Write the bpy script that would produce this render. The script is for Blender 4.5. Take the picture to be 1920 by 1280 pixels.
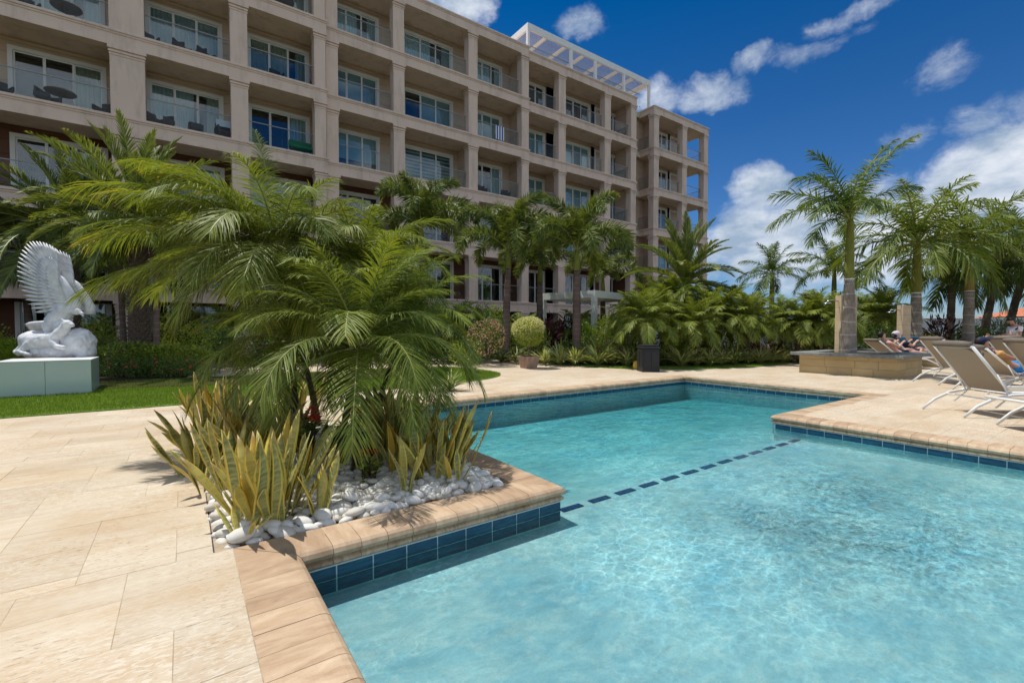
import bpy, math, random
import numpy as np
from mathutils import Vector, Matrix, Euler
rad = math.radians
random.seed(11)
S = bpy.context.scene
for o in list(bpy.data.objects): bpy.data.objects.remove(o)
COL = S.collection
# ------------------------------------------------------------------ camera
FPX, EYE, YAW, PITCH = 871.0, 1.25, rad(35.3), rad(1.58)
fwd = Vector((math.sin(YAW)*math.cos(PITCH), math.cos(YAW)*math.cos(PITCH), -math.sin(PITCH)))
rgt = Vector((math.cos(YAW), -math.sin(YAW), 0))
upv = rgt.cross(fwd)
CAMP = Vector((0, 0, EYE))
cd = bpy.data.cameras.new('camera'); cam = bpy.data.objects.new('camera', cd); COL.objects.link(cam)
cd.sensor_width = 36; cd.lens = FPX/1920*36; cd.clip_start = .05; cd.clip_end = 5000
m3 = Matrix((rgt, upv, -fwd)).transposed()
cam.matrix_world = Matrix.Translation(CAMP) @ m3.to_4x4()
S.camera = cam
# ------------------------------------------------------------------ light
SUN = Vector((-.602*.36, .794*.36, .93)).normalized()
SUN_EL = math.asin(SUN.z); SUN_ROT = math.atan2(SUN.x, SUN.y)
sl = bpy.data.lights.new('sun', 'SUN'); sl.energy = 2.8; sl.angle = rad(.53); sl.color = (1, .955, .88)
so = bpy.data.objects.new('sun', sl); COL.objects.link(so)
so.rotation_euler = SUN.to_track_quat('Z', 'Y').to_euler(); so.location = (0, 0, 40)
S.view_settings.view_transform = 'Standard'; S.view_settings.look = 'None'
S.view_settings.exposure = 0.66; S.view_settings.gamma = 1; S.view_settings.use_curve_mapping = False

def ray(px, py): return fwd + rgt*((px-960)/FPX) + upv*((640-py)/FPX)
def G(px, py, z=0.):
    """ground point seen at a measured photograph position"""
    r = ray(px, py); t = (z-EYE)/r.z; return CAMP + r*t
def atd(px, py, d):
    r = ray(px, py); h = r.x*math.sin(YAW)+r.y*math.cos(YAW); return CAMP + r*(d/h)
def onv(px, v, py=616):
    r = ray(px, py); return r.x/r.y*v

# ------------------------------------------------------------------ sky
W = bpy.data.worlds.new('World'); S.world = W; W.use_nodes = True
nt = W.node_tree; nt.nodes.clear()
def nn(t, typ, **kw):
    n = t.nodes.new(typ)
    for k, v in kw.items():
        if k.startswith('i_'): n.inputs[int(k[2:])].default_value = v
        else: setattr(n, k, v)
    return n
class NT:
    def __init__(s, t): s.t = t
    def put(s, n, i, v):
        if v is None: return
        if hasattr(v, 'is_output') or isinstance(v, bpy.types.NodeSocket): s.t.links.new(v, n.inputs[i])
        else: n.inputs[i].default_value = v
    def m(s, op, a, b=None, c=None, clamp=False):
        n = s.t.nodes.new('ShaderNodeMath'); n.operation = op; n.use_clamp = clamp
        s.put(n, 0, a); s.put(n, 1, b); s.put(n, 2, c); return n.outputs[0]
    def noise(s, vec, scale, detail=4, rough=.5, dist=0., out=0):
        n = s.t.nodes.new('ShaderNodeTexNoise'); s.put(n, 'Vector', vec)
        n.inputs['Scale'].default_value = scale; n.inputs['Detail'].default_value = detail
        n.inputs['Roughness'].default_value = rough; n.inputs['Distortion'].default_value = dist
        return n.outputs[out]
    def vor(s, vec, scale, feature='F1', out=0, rnd=1.):
        n = s.t.nodes.new('ShaderNodeTexVoronoi'); n.feature = feature; s.put(n, 'Vector', vec)
        n.inputs['Scale'].default_value = scale; n.inputs['Randomness'].default_value = rnd
        return n.outputs[out]
    def mapr(s, v, a, b, c=0., d=1., smooth=False):
        n = s.t.nodes.new('ShaderNodeMapRange'); n.clamp = True
        if smooth: n.interpolation_type = 'SMOOTHSTEP'
        s.put(n, 0, v)
        for i, q in zip((1, 2, 3, 4), (a, b, c, d)): n.inputs[i].default_value = q
        return n.outputs[0]
    def mix(s, f, a, b, blend='MIX'):
        n = s.t.nodes.new('ShaderNodeMix'); n.data_type = 'RGBA'; n.blend_type = blend
        s.put(n, 0, f)
        for i, q in ((6, a), (7, b)):
            if isinstance(q, (tuple, list)): q = tuple(q)+(1,) if len(q) == 3 else q
            s.put(n, i, q)
        return n.outputs[2]
    def vscale(s, vec, sc, loc=(0, 0, 0), rot=(0, 0, 0)):
        n = s.t.nodes.new('ShaderNodeMapping'); s.put(n, 0, vec)
        n.inputs['Scale'].default_value = sc; n.inputs['Location'].default_value = loc
        n.inputs['Rotation'].default_value = rot; return n.outputs[0]
    def vadd(s, a, b):
        n = s.t.nodes.new('ShaderNodeVectorMath'); n.operation = 'ADD'; s.put(n, 0, a); s.put(n, 1, b); return n.outputs[0]
    def node(s, typ, **kw): return nn(s.t, typ, **kw)
w = NT(nt)
sky = w.node('ShaderNodeTexSky', sky_type='NISHITA', sun_disc=False)
sky.sun_elevation = SUN_EL; sky.sun_rotation = SUN_ROT; sky.altitude = 0; sky.air_density = 1.0; sky.dust_density = .35; sky.ozone_density = 3.0
tc = w.node('ShaderNodeTexCoord'); vec = tc.outputs['Generated']
sep = w.node('ShaderNodeSeparateXYZ'); nt.links.new(vec, sep.inputs[0])
az = w.m('ARCTAN2', sep.outputs[0], sep.outputs[1]); el = w.m('ARCSINE', sep.outputs[2])
# cumulus: (px, py, rx, ry, weight) of the clouds' places, turned into compass directions
blobs = [(1560, 440, 380, 120, 1.3), (1420, 360, 95, 70, 1.0), (1390, 440, 130, 80, 1.1), (1520, 395, 60, 45, .6), (1470, 480, 200, 60, 1.1), (1910, 330, 260, 115, 1.3), (1640, 365, 70, 45, .95),
         (1320, 170, 95, 44, .72), (1235, 185, 55, 50, .68), (1420, 108, 66, 30, .52), (1525, 92, 130, 26, .36), (1610, 30, 95, 32, .40), (850, 5, 90, 60, .9), (1082, 48, 50, 40, .50),
         (1715, 250, 100, 40, .50), (1780, 120, 100, 55, .34), (1880, 215, 110, 60, .46), (1330, 480, 60, 60, .9), (1850, 470, 200, 60, .8)]
mask = None
wob = w.noise(vec, 7., 5, .6)
wobx = w.m('MULTIPLY', w.m('SUBTRACT', wob, .5), .16)
azw = w.m('ADD', az, wobx)
elw = w.m('ADD', el, w.m('MULTIPLY', w.m('SUBTRACT', w.noise(w.vscale(vec, (1, 1, 1), (5, 3, 1)), 8., 5, .6), .5), .10))
for px, py, rx, ry, wt in blobs:
    r0 = ray(px, py).normalized(); ra = ray(px+rx, py).normalized(); rb = ray(px, py-ry).normalized()
    a0 = math.atan2(r0.x, r0.y); e0 = math.asin(r0.z)
    da = abs(math.atan2(ra.x, ra.y)-a0); de = abs(math.asin(rb.z)-e0)
    x = w.m('MULTIPLY', w.m('SUBTRACT', azw, a0), 1/da); y = w.m('MULTIPLY', w.m('SUBTRACT', elw, e0), 1/de)
    q = w.m('SUBTRACT', 1, w.m('ADD', w.m('MULTIPLY', x, x), w.m('MULTIPLY', y, y)))
    q = w.m('MULTIPLY', w.m('MAXIMUM', q, 0), wt)
    mask = q if mask is None else w.m('MAXIMUM', mask, q)
# unseen cloud added behind and overhead to lift ambient light on the facade
gen = w.mapr(w.noise(w.vscale(vec, (1, 1, 2.2), (2, 7, 3)), 2.2, 3, .5), .40, .55, 0, 1.1)
behind = w.m('MULTIPLY', w.m('MAXIMUM', w.mapr(w.m('ABSOLUTE', w.m('SUBTRACT', az, YAW)), 1.0, 1.25), w.mapr(el, .80, .95)), gen)
mask = w.m('MAXIMUM', mask, behind)
fb = w.noise(w.vscale(vec, (1, 1, 1.7)), 10.0, 13, .68, .35)
dens = w.m('SUBTRACT', w.m('ADD', w.m('MULTIPLY', mask, .62), w.m('MULTIPLY', fb, 1.0)), .62)
alpha = w.mapr(dens, -.12, .50, 0, 1, True)
alpha = w.m('MULTIPLY', alpha, w.m('MINIMUM', w.m('MULTIPLY', mask, 5), 1))
alpha = w.m('MULTIPLY', alpha, .93)
hor = w.m('POWER', w.mapr(el, 0., .60), .62)
skt = w.mix(hor, (.52, .63, .84), (.002, .33, .63))
skc = w.mix(1., sky.outputs[0], skt, 'MULTIPLY')
shade = w.mapr(w.noise(w.vscale(vec, (1, 1, 2), (.02, 0, .04)), 7., 8, .6), .38, .60)
cl = w.mix(shade, (2.7, 3.5, 4.5), (6.4, 6.7, 7.2))
fin = w.mix(alpha, skc, cl)
bg = w.node('ShaderNodeBackground'); bg.inputs[1].default_value = .085
nt.links.new(fin, bg.inputs[0]); wo = w.node('ShaderNodeOutputWorld'); nt.links.new(bg.outputs[0], wo.inputs[0])

# ------------------------------------------------------------------ object helpers
def tag(o, label=None, cat=None, group=None, kind=None):
    if label: o['label'] = label
    if cat: o['category'] = cat
    if group: o['group'] = group
    if kind: o['kind'] = kind
    return o
def thing(name, label, cat, loc=(0, 0, 0), rz=0, group=None):
    o = bpy.data.objects.new(name, None); COL.objects.link(o); o.location = loc; o.rotation_euler = (0, 0, rz)
    o.empty_display_size = .2
    return tag(o, label, cat, group)
def place(name, me, parent=None, loc=(0, 0, 0), rot=(0, 0, 0), sc=None):
    o = bpy.data.objects.new(name, me); COL.objects.link(o)
    o.location = loc; o.rotation_euler = rot
    if sc is not None: o.scale = (sc,)*3 if isinstance(sc, (int, float)) else sc
    if parent: o.parent = parent
    return o
class MB:
    def __init__(s): s.v = []; s.f = []; s.mi = []; s.t = []; s.uv = []; s.cur = 0
    def quad(s, a, b, c, d, t=.5):
        n = len(s.v); s.v += [a, b, c, d]; s.t += [t]*4; s.f.append((n, n+1, n+2, n+3)); s.mi.append(s.cur)
    def box(s, x0, x1, y0, y1, z0, z1, bev=0, M=None):
        n = len(s.v)
        if bev:
            b = bev; ps = []
            for z, i in ((z0, b), (z0+b, 0), (z1-b, 0), (z1, b)):
                ps += [(x0+i, y0+i, z), (x1-i, y0+i, z), (x1-i, y1-i, z), (x0+i, y1-i, z)]
            fs = [(3, 2, 1, 0), (12, 13, 14, 15)]
            for k in range(3):
                for j in range(4): a = k*4+j; b2 = k*4+(j+1) % 4; fs.append((a, b2, b2+4, a+4))
        else:
            ps = [(x0, y0, z0), (x1, y0, z0), (x1, y1, z0), (x0, y1, z0), (x0, y0, z1), (x1, y0, z1), (x1, y1, z1), (x0, y1, z1)]
            fs = [(3, 2, 1, 0), (4, 5, 6, 7), (0, 1, 5, 4), (1, 2, 6, 5), (2, 3, 7, 6), (3, 0, 4, 7)]
        if M is not None: ps = [tuple(M @ Vector(p)) for p in ps]
        s.v += ps; s.t += [.5]*len(ps); s.f += [tuple(n+i for i in f) for f in fs]; s.mi += [s.cur]*len(fs); return s
    def tube(s, pts, radii, n=8, cap=True, flat=None, tt=.5):
        pts = [Vector(p) for p in pts]; b = len(s.v); k = len(pts)
        if not isinstance(radii, (list, tuple)): radii = [radii]*k
        ref = Vector((0, 0, 1)) if abs((pts[-1]-pts[0]).normalized().z) < .9 else Vector((1, 0, 0))
        for i, p in enumerate(pts):
            d = (pts[min(i+1, k-1)]-pts[max(i-1, 0)]).normalized()
            x = d.cross(ref).normalized(); y = x.cross(d)
            for j in range(n):
                a = 2*math.pi*j/n + (math.pi/4 if n == 4 else 0)
                q = p + x*math.cos(a)*radii[i]*(flat or 1) + y*math.sin(a)*radii[i]
                s.v.append(tuple(q)); s.t.append(tt)
        for i in range(k-1):
            for j in range(n):
                a = b+i*n+j; c = b+i*n+(j+1) % n
                s.f.append((a, c, c+n, a+n)); s.mi.append(s.cur)
        if cap:
            s.f.append(tuple(b+j for j in reversed(range(n)))); s.f.append(tuple(b+(k-1)*n+j for j in range(n))); s.mi += [s.cur]*2
        return s
    def lathe(s, prof, n=16, c=(0, 0, 0), ex=1, ey=1):
        b = len(s.v); k = len(prof)
        for r, z in prof:
            for j in range(n):
                a = 2*math.pi*j/n; s.v.append((c[0]+r*math.cos(a)*ex, c[1]+r*math.sin(a)*ey, c[2]+z)); s.t.append(.5)
        for i in range(k-1):
            for j in range(n):
                a = b+i*n+j; q = b+i*n+(j+1) % n; s.f.append((a, q, q+n, a+n)); s.mi.append(s.cur)
        s.f.append(tuple(b+j for j in reversed(range(n)))); s.f.append(tuple(b+(k-1)*n+j for j in range(n))); s.mi += [s.cur]*2
        return s
    def poly(s, pts, z0, z1):
        n = len(s.v); k = len(pts)
        s.v += [(p[0], p[1], z0) for p in pts]+[(p[0], p[1], z1) for p in pts]; s.t += [.5]*2*k
        s.f.append(tuple(n+i for i in reversed(range(k)))); s.f.append(tuple(n+k+i for i in range(k))); s.mi += [s.cur]*2
        for i in range(k): j = (i+1) % k; s.f.append((n+i, n+j, n+k+j, n+k+i)); s.mi.append(s.cur)
        return s
    def mesh(s, name, mats, smooth=False, tint=False, uv=False):
        me = bpy.data.meshes.new(name); me.from_pydata(s.v, [], s.f)
        if not isinstance(mats, (list, tuple)): mats = [mats]
        for m in mats: me.materials.append(m)
        if len(mats) > 1: me.polygons.foreach_set('material_index', s.mi)
        if smooth: me.polygons.foreach_set('use_smooth', [True]*len(me.polygons))
        if tint: a = me.attributes.new('tint', 'FLOAT', 'POINT'); a.data.foreach_set('value', s.t)
        if uv:
            a = me.attributes.new('across', 'FLOAT', 'POINT'); a.data.foreach_set('value', [q[0] for q in s.uv])
            a = me.attributes.new('along', 'FLOAT', 'POINT'); a.data.foreach_set('value', [q[1] for q in s.uv])
        me.update(); return me
    def build(s, name, mats, parent=None, smooth=False, tint=False, world=True):
        if parent is not None and world and parent.location.length > 1e-9:
            P = parent.location; s.v = [(a-P.x, b-P.y, c-P.z) for a, b, c in s.v]
        return place(name, s.mesh(name, mats, smooth, tint), parent)

# ------------------------------------------------------------------ materials
def newmat(name):
    m = bpy.data.materials.new(name); m.use_nodes = True; t = m.node_tree; t.nodes.clear()
    q = NT(t); out = q.node('ShaderNodeOutputMaterial'); return m, q, out
def principled(q, out, color, rough=.6, spec=.5, metal=0., normal=None):
    p = q.node('ShaderNodeBsdfPrincipled'); q.put(p, 'Base Color', color if not isinstance(color, tuple) else color+(1,))
    q.put(p, 'Roughness', rough); p.inputs['Specular IOR Level'].default_value = spec; p.inputs['Metallic'].default_value = metal
    if normal is not None: q.put(p, 'Normal', normal)
    q.t.links.new(p.outputs[0], out.inputs[0]); return p
def bump(q, h, strength=.3, dist=.01):
    b = q.node('ShaderNodeBump'); b.inputs['Strength'].default_value = strength; b.inputs['Distance'].default_value = dist
    q.put(b, 'Height', h); return b.outputs[0]
def pos(q): return q.node('ShaderNodeNewGeometry').outputs['Position']
def simple(name, c1, c2=None, rough=.6, scale=3., spec=.4, metal=0., bumps=0, bscale=60, perobj=0., stain=0.):
    m, q, out = newmat(name); P = pos(q); col = c1
    if c2: col = q.mix(q.mapr(q.noise(P, scale, 6, .6), .3, .7), c1, c2)
    if stain:
        st = q.mapr(q.noise(q.vscale(P, (1.3, 1.3, .25)), 1.7, 6, .65), .5, .75, 1, 1-stain)
        cc = q.node('ShaderNodeCombineXYZ'); [q.put(cc, i, st) for i in range(3)]
        col = q.mix(1., col, cc.outputs[0], 'MULTIPLY')
    if perobj:
        oi = q.node('ShaderNodeObjectInfo'); f = q.mapr(oi.outputs['Random'], 0, 1, 1-perobj, 1+perobj*.6)
        cc = q.node('ShaderNodeCombineXYZ'); [q.put(cc, i, f) for i in range(3)]
        col = q.mix(1., col, cc.outputs[0], 'MULTIPLY')
    nm = bump(q, q.noise(P, bscale, 5, .6), bumps, .01) if bumps else None
    principled(q, out, col, rough, spec, metal, nm); return m
def leafmat(name, dark, light, yellow=None, rough=.45, trans=.35, spec=.5, nsc=2.):
    """leaf colour follows the leaf's own age (tint attribute), plant to plant variation"""
    m, q, out = newmat(name)
    at = q.node('ShaderNodeAttribute', attribute_name='tint').outputs['Fac']
    oi = q.node('ShaderNodeObjectInfo').outputs['Random']
    f = q.m('ADD', at, q.m('MULTIPLY', q.m('SUBTRACT', oi, .5), .35))
    f = q.m('ADD', f, q.m('MULTIPLY', q.m('SUBTRACT', q.noise(pos(q), nsc, 4, .6), .5), .5))
    col = q.mix(q.mapr(f, .1, .85), dark, light)
    if yellow: col = q.mix(q.mapr(f, .84, 1.1), col, yellow)
    p = principled(q, out, col, rough, spec)
    tr = q.node('ShaderNodeBsdfTranslucent')
    q.put(tr, 0, q.mix(1., col, (1.25, 1.15, .45), 'MULTIPLY'))
    mx = q.node('ShaderNodeMixShader'); mx.inputs[0].default_value = trans
    q.t.links.new(p.outputs[0], mx.inputs[1]); q.t.links.new(tr.outputs[0], mx.inputs[2]); q.t.links.new(mx.outputs[0], out.inputs[0])
    return m
def glassmat(name, tint, fac=.12, rough=.02, tr=1., ior=1.5):
    m, q, out = newmat(name)
    t = q.node('ShaderNodeBsdfTransparent'); t.inputs[0].default_value = tuple(tint)+(1,)
    g = q.node('ShaderNodeBsdfGlossy'); g.inputs['Roughness'].default_value = rough
    lw = q.node('ShaderNodeLayerWeight'); lw.inputs[0].default_value = .5
    f = q.m('ADD', q.m('MULTIPLY', q.m('POWER', lw.outputs['Facing'], 4.), .75), fac+.035, clamp=True)
    mx = q.node('ShaderNodeMixShader'); q.put(mx, 0, f)
    q.t.links.new(t.outputs[0], mx.inputs[1]); q.t.links.new(g.outputs[0], mx.inputs[2]); q.t.links.new(mx.outputs[0], out.inputs[0])
    return m

M = {}
M['stucco'] = simple('stucco', (.76, .59, .485), (.70, .54, .435), .85, 1.2, .2, bumps=.25, bscale=90, stain=.27)
M['ceiling'] = simple('ceiling', (.58, .54, .44), (.54, .50, .40), .9, 1., .2)
M['wall'] = simple('beige_wall', (.58, .44, .33), (.53, .39, .29), .85, 1.5, .2, stain=.1)
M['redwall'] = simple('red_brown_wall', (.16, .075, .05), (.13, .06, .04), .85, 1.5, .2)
M['whitetrim'] = simple('white_trim', (.74, .73, .69), (.68, .67, .63), .5, 2.)
M['white'] = simple('white_paint', (.80, .80, .78), (.74, .74, .72), .4, 4.)
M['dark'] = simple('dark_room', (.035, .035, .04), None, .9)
M['curtain'] = simple('curtain', (.60, .62, .60), (.50, .53, .52), .9, 1.3, .1, perobj=.25)
M['curtainY'] = simple('curtain_warm', (.50, .46, .34), (.42, .38, .28), .9, 1.3, .1)
M['blind'] = simple('blind', (.42, .52, .53), (.36, .46, .48), .8, 1.3, .1, perobj=.2)
M['glass'] = glassmat('door_glass', (.80, .90, .92), .06)
M['rail_glass'] = glassmat('rail_glass', (.90, .94, .95), -.02)
M['metal'] = simple('handrail_metal', (.30, .30, .30), None, .5, metal=.3)
M['darkplastic'] = simple('dark_plastic', (.015, .016, .019), (.022, .022, .026), .5, 5.)
M['furn'] = simple('dark_wicker', (.03, .032, .04), None, .6)
M['stripe'] = None
# ================================================================== ground materials
def paver_mat():
    m, q, out = newmat('travertine'); P = pos(q)
    oi = q.node('ShaderNodeObjectInfo').outputs['Random']
    cc = q.node('ShaderNodeCombineXYZ'); q.put(cc, 0, q.m('MULTIPLY', oi, .4)); q.put(cc, 1, q.m('MULTIPLY', oi, .25))
    V = q.vadd(P, cc.outputs[0])
    st = q.noise(q.vscale(V, (1.6, 9, 1), rot=(0, 0, .06)), 1.6, 8, .62, .5)
    col = q.mix(q.mapr(st, .32, .68), (.53, .43, .31), (.60, .52, .40))
    big = q.mapr(q.noise(q.vscale(P, (1, 1.6, 1)), 1.1, 7, .68, .4), .42, .64)
    col = q.mix(q.m('MULTIPLY', big, .75), col, (.49, .35, .21))
    f1 = q.noise(q.vscale(V, (20, 62, 1), rot=(0, 0, .05)), 1., 6, .65, .9)
    rough_zone = q.mapr(q.noise(P, .8, 3, .5), .42, .60)
    light = q.m('MULTIPLY', q.mapr(f1, .50, .56), q.m('ADD', .25, q.m('MULTIPLY', rough_zone, .75)))
    col = q.mix(q.m('MULTIPLY', light, .55), col, (.70, .64, .54))
    pit = q.mapr(q.noise(q.vscale(V, (26, 90, 1), (3, 1, 0)), 1., 3, .5, .5), .63, .67)
    pit = q.m('MULTIPLY', pit, q.mapr(q.noise(P, 1.1, 3, .5), .38, .58))
    col = q.mix(q.m('MULTIPLY', pit, .75), col, (.30, .20, .11))
    f = q.mapr(oi, 0, 1, .92, 1.03); c3 = q.node('ShaderNodeCombineXYZ'); [q.put(c3, i, f) for i in range(3)]
    col = q.mix(1., col, c3.outputs[0], 'MULTIPLY')
    h = q.m('SUBTRACT', q.m('MULTIPLY', f1, .5), q.m('MULTIPLY', pit, 1.))
    principled(q, out, col, .75, .25, normal=bump(q, h, .5, .006)); return m
def coping_mat():
    m, q, out = newmat('coping_stone'); P = pos(q)
    oi = q.node('ShaderNodeObjectInfo').outputs['Random']
    ob = q.node('ShaderNodeTexCoord').outputs['Object']
    cc = q.node('ShaderNodeCombineXYZ'); q.put(cc, 0, q.m('MULTIPLY', oi, 11.)); q.put(cc, 1, q.m('MULTIPLY', oi, 7.))
    V = q.vadd(ob, cc.outputs[0])
    st = q.noise(q.vscale(V, (11, 3.2, 7), rot=(0, 0, .3)), 1.2, 9, .68, .5)
    col = q.mix(q.mapr(st, .3, .7), (.385, .26, .16), (.62, .48, .33))
    ramp = q.mix(q.mapr(oi, .3, 1.), (1.04, 1.02, 1), (.78, .72, .68)); col = q.mix(1., col, ramp, 'MULTIPLY')
    col = q.mix(q.m('MULTIPLY', q.mapr(q.noise(V, 6., 6, .6), .5, .75), .6), col, (.46, .31, .19))
    gr = q.mapr(q.noise(q.vscale(P, (40, 40, 8)), 1., 4, .7), .5, .72)
    sp = q.node('ShaderNodeSeparateXYZ'); q.t.links.new(P, sp.inputs[0])
    low = q.mapr(sp.outputs[2], -.03, -.09)          # dark speckle, stronger towards the lower lip
    col = q.mix(q.m('MULTIPLY', q.m('MULTIPLY', gr, low), .8), col, (.09, .075, .05))
    principled(q, out, col, .6, .35, normal=bump(q, q.noise(q.vscale(V, (30, 90, 60)), 1., 5, .7), .4, .004)); return m
def tile_mat():
    m, q, out = newmat('waterline_tile'); ob = q.node('ShaderNodeTexCoord').outputs['Object']
    oi = q.node('ShaderNodeObjectInfo').outputs['Random']
    cc = q.node('ShaderNodeCombineXYZ'); q.put(cc, 0, q.m('MULTIPLY', oi, 11.))
    V = q.vadd(ob, cc.outputs[0])
    st = q.noise(q.vscale(V, (9, 9, 55)), 1., 6, .6, .8)
    col = q.mix(q.mapr(st, .35, .7), (.004, .030, .075), (.012, .115, .19))
    col = q.mix(q.m('MULTIPLY', oi, .5), col, (.006, .05, .10))
    principled(q, out, col, .3, .4); return m
def floor_mat():
    m, q, out = newmat('pool_plaster'); P = pos(q)
    n1 = q.noise(q.vscale(P, (1, 1.5, 1), rot=(0, 0, .5)), 1.5, 7, .68, .6); n2 = q.noise(P, 9., 6, .75); n3 = q.noise(P, 90., 3, .7)
    col = q.mix(q.mapr(n1, .28, .72), (.20, .455, .56), (.49, .69, .69))
    col = q.mix(q.m('MULTIPLY', q.mapr(n2, .48, .66), .40), col, (.68, .78, .73))
    col = q.mix(q.m('MULTIPLY', q.mapr(n3, .52, .62), .22), col, (.14, .38, .50))
    principled(q, out, col, .7, .3); return m
def water_mat():
    m, q, out = newmat('pool_water'); P = pos(q)
    # ripple field of the moving surface
    d1 = q.node('ShaderNodeVectorMath', operation='SCALE'); q.put(d1, 0, q.noise(P, 2.2, 3, .5, 0, 1)); d1.inputs['Scale'].default_value = .35
    V = q.vadd(P, d1.outputs[0])
    n1 = q.noise(q.vscale(V, (1, 1.6, 1), rot=(0, 0, .4)), 3.5, 3, .55, .3)
    n2 = q.noise(V, 13., 4, .6, .5)
    e1 = q.vor(V, 3.4, 'SMOOTH_F1')
    # jet turbulence in the right part
    sp = q.node('ShaderNodeSeparateXYZ'); q.t.links.new(P, sp.inputs[0])
    jx = q.m('MULTIPLY', q.m('SUBTRACT', sp.outputs[0], 4.2), .60); jy = q.m('MULTIPLY', q.m('SUBTRACT', sp.outputs[1], 1.45), .85)
    jr = q.m('SQRT', q.m('ADD', q.m('MULTIPLY', jx, jx), q.m('MULTIPLY', jy, jy)))
    jet = q.mapr(jr, 1.2, .1)
    far = q.mapr(sp.outputs[1], 3.0, 5.0)
    amp = q.m('ADD', q.m('ADD', .30, q.m('MULTIPLY', jet, .35)), q.m('MULTIPLY', far, .6))
    ring = q.m('MULTIPLY', q.m('SINE', q.m('ADD', q.m('MULTIPLY', jr, 46.), q.m('MULTIPLY', n1, 9.))), q.m('MULTIPLY', jet, .10))
    h = q.m('ADD', q.m('MULTIPLY', q.m('ADD', q.m('MULTIPLY', n1, .9), q.m('ADD', q.m('MULTIPLY', n2, .30), q.m('MULTIPLY', e1, .35))), amp), ring)
    nrm = bump(q, h, .9, .035)
    # caustics and ripple shading painted into the transmission colour, independent of the waves
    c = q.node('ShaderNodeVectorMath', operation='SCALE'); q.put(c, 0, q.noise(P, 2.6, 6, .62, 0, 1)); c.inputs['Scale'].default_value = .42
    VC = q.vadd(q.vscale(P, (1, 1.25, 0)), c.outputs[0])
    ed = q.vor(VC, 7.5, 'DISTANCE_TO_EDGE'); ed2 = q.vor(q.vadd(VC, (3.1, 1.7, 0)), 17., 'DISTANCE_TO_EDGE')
    caustic_web = q.m('ADD', q.mapr(ed, .10, .0, 0, 1, True), q.m('MULTIPLY', q.mapr(ed2, .2, .0, 0, 1, True), .5))  # bright caustic lines drawn as a cell pattern
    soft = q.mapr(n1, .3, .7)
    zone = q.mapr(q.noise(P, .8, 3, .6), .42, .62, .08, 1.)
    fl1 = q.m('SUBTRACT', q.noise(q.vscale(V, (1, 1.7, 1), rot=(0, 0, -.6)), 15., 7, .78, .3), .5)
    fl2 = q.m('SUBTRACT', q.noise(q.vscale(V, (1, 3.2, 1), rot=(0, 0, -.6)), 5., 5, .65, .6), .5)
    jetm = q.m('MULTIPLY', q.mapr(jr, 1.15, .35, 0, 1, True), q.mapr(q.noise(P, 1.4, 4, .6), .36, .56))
    fleck = q.m('ADD', q.m('MULTIPLY', fl1, q.m('ADD', .12, q.m('ADD', q.m('MULTIPLY', jetm, 2.3), q.m('MULTIPLY', far, .55)))), q.m('MULTIPLY', fl2, q.m('ADD', .35, q.m('MULTIPLY', far, .3))))  # light and dark ripple flecks painted into the transmission
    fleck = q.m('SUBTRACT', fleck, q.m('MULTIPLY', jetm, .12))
    glints = q.m('MULTIPLY', q.mapr(q.noise(q.vscale(V, (1, 1.5, 1), (7, 2, 0), (0, 0, -.6)), 24., 6, .75, .4), .60, .68), q.m('ADD', q.m('MULTIPLY', jetm, .55), q.m('MULTIPLY', far, .10)))  # painted sparkle, mostly around the jets
    k0 = q.m('ADD', q.m('ADD', .74, glints), fleck)
    k = q.m('ADD', k0, q.m('MULTIPLY', q.m('ADD', q.m('MULTIPLY', caustic_web, .26), q.m('MULTIPLY', q.m('SUBTRACT', soft, .5), .10)), zone))
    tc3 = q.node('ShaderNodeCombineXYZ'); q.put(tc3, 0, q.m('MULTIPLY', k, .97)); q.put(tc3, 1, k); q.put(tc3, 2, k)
    t = q.node('ShaderNodeBsdfTransparent'); q.put(t, 0, tc3.outputs[0])
    g = q.node('ShaderNodeBsdfGlossy'); g.inputs['Roughness'].default_value = .03; q.put(g, 'Normal', nrm)
    rf = q.node('ShaderNodeBsdfRefraction'); rf.inputs['IOR'].default_value = 1.33; rf.inputs['Roughness'].default_value = 0; q.put(rf, 'Normal', nrm)
    mr = q.node('ShaderNodeMixShader'); mr.inputs[0].default_value = .0
    q.t.links.new(t.outputs[0], mr.inputs[1]); q.t.links.new(rf.outputs[0], mr.inputs[2])
    fr = q.node('ShaderNodeFresnel'); fr.inputs[0].default_value = 1.33; q.put(fr, 'Normal', nrm)
    mx = q.node('ShaderNodeMixShader'); q.put(mx, 0, fr.outputs[0])
    q.t.links.new(mr.outputs[0], mx.inputs[1]); q.t.links.new(g.outputs[0], mx.inputs[2]); q.t.links.new(mx.outputs[0], out.inputs[0])
    va = q.node('ShaderNodeVolumeAbsorption'); va.inputs[0].default_value = (.30, .86, .88, 1); va.inputs[1].default_value = .85
    q.t.links.new(va.outputs[0], out.inputs[1])
    return m
M['paver'] = paver_mat(); M['coping'] = coping_mat(); M['tile'] = tile_mat(); M['plaster'] = floor_mat(); M['water'] = water_mat()
M['grout'] = simple('joint_sand', (.58, .48, .36), (.26, .19, .12), .9, 5., .1)
M['tilegrout'] = simple('tile_grout', (.66, .80, .80), (.55, .70, .72), .8, 6., .2)
M['soil'] = simple('soil', (.055, .04, .025), (.035, .028, .018), .95, 3., .1)
M['earth'] = simple('garden_ground', (.05, .07, .025), (.07, .06, .035), .95, .6, .1)
M['lawnbase'] = simple('lawn_base', (.13, .20, .035), (.08, .15, .022), .9, 2.5, .1, bumps=.6, bscale=120)
M['mosaic'] = simple('navy_mosaic', (.004, .012, .10), (.01, .03, .16), .2, 30.)

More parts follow.
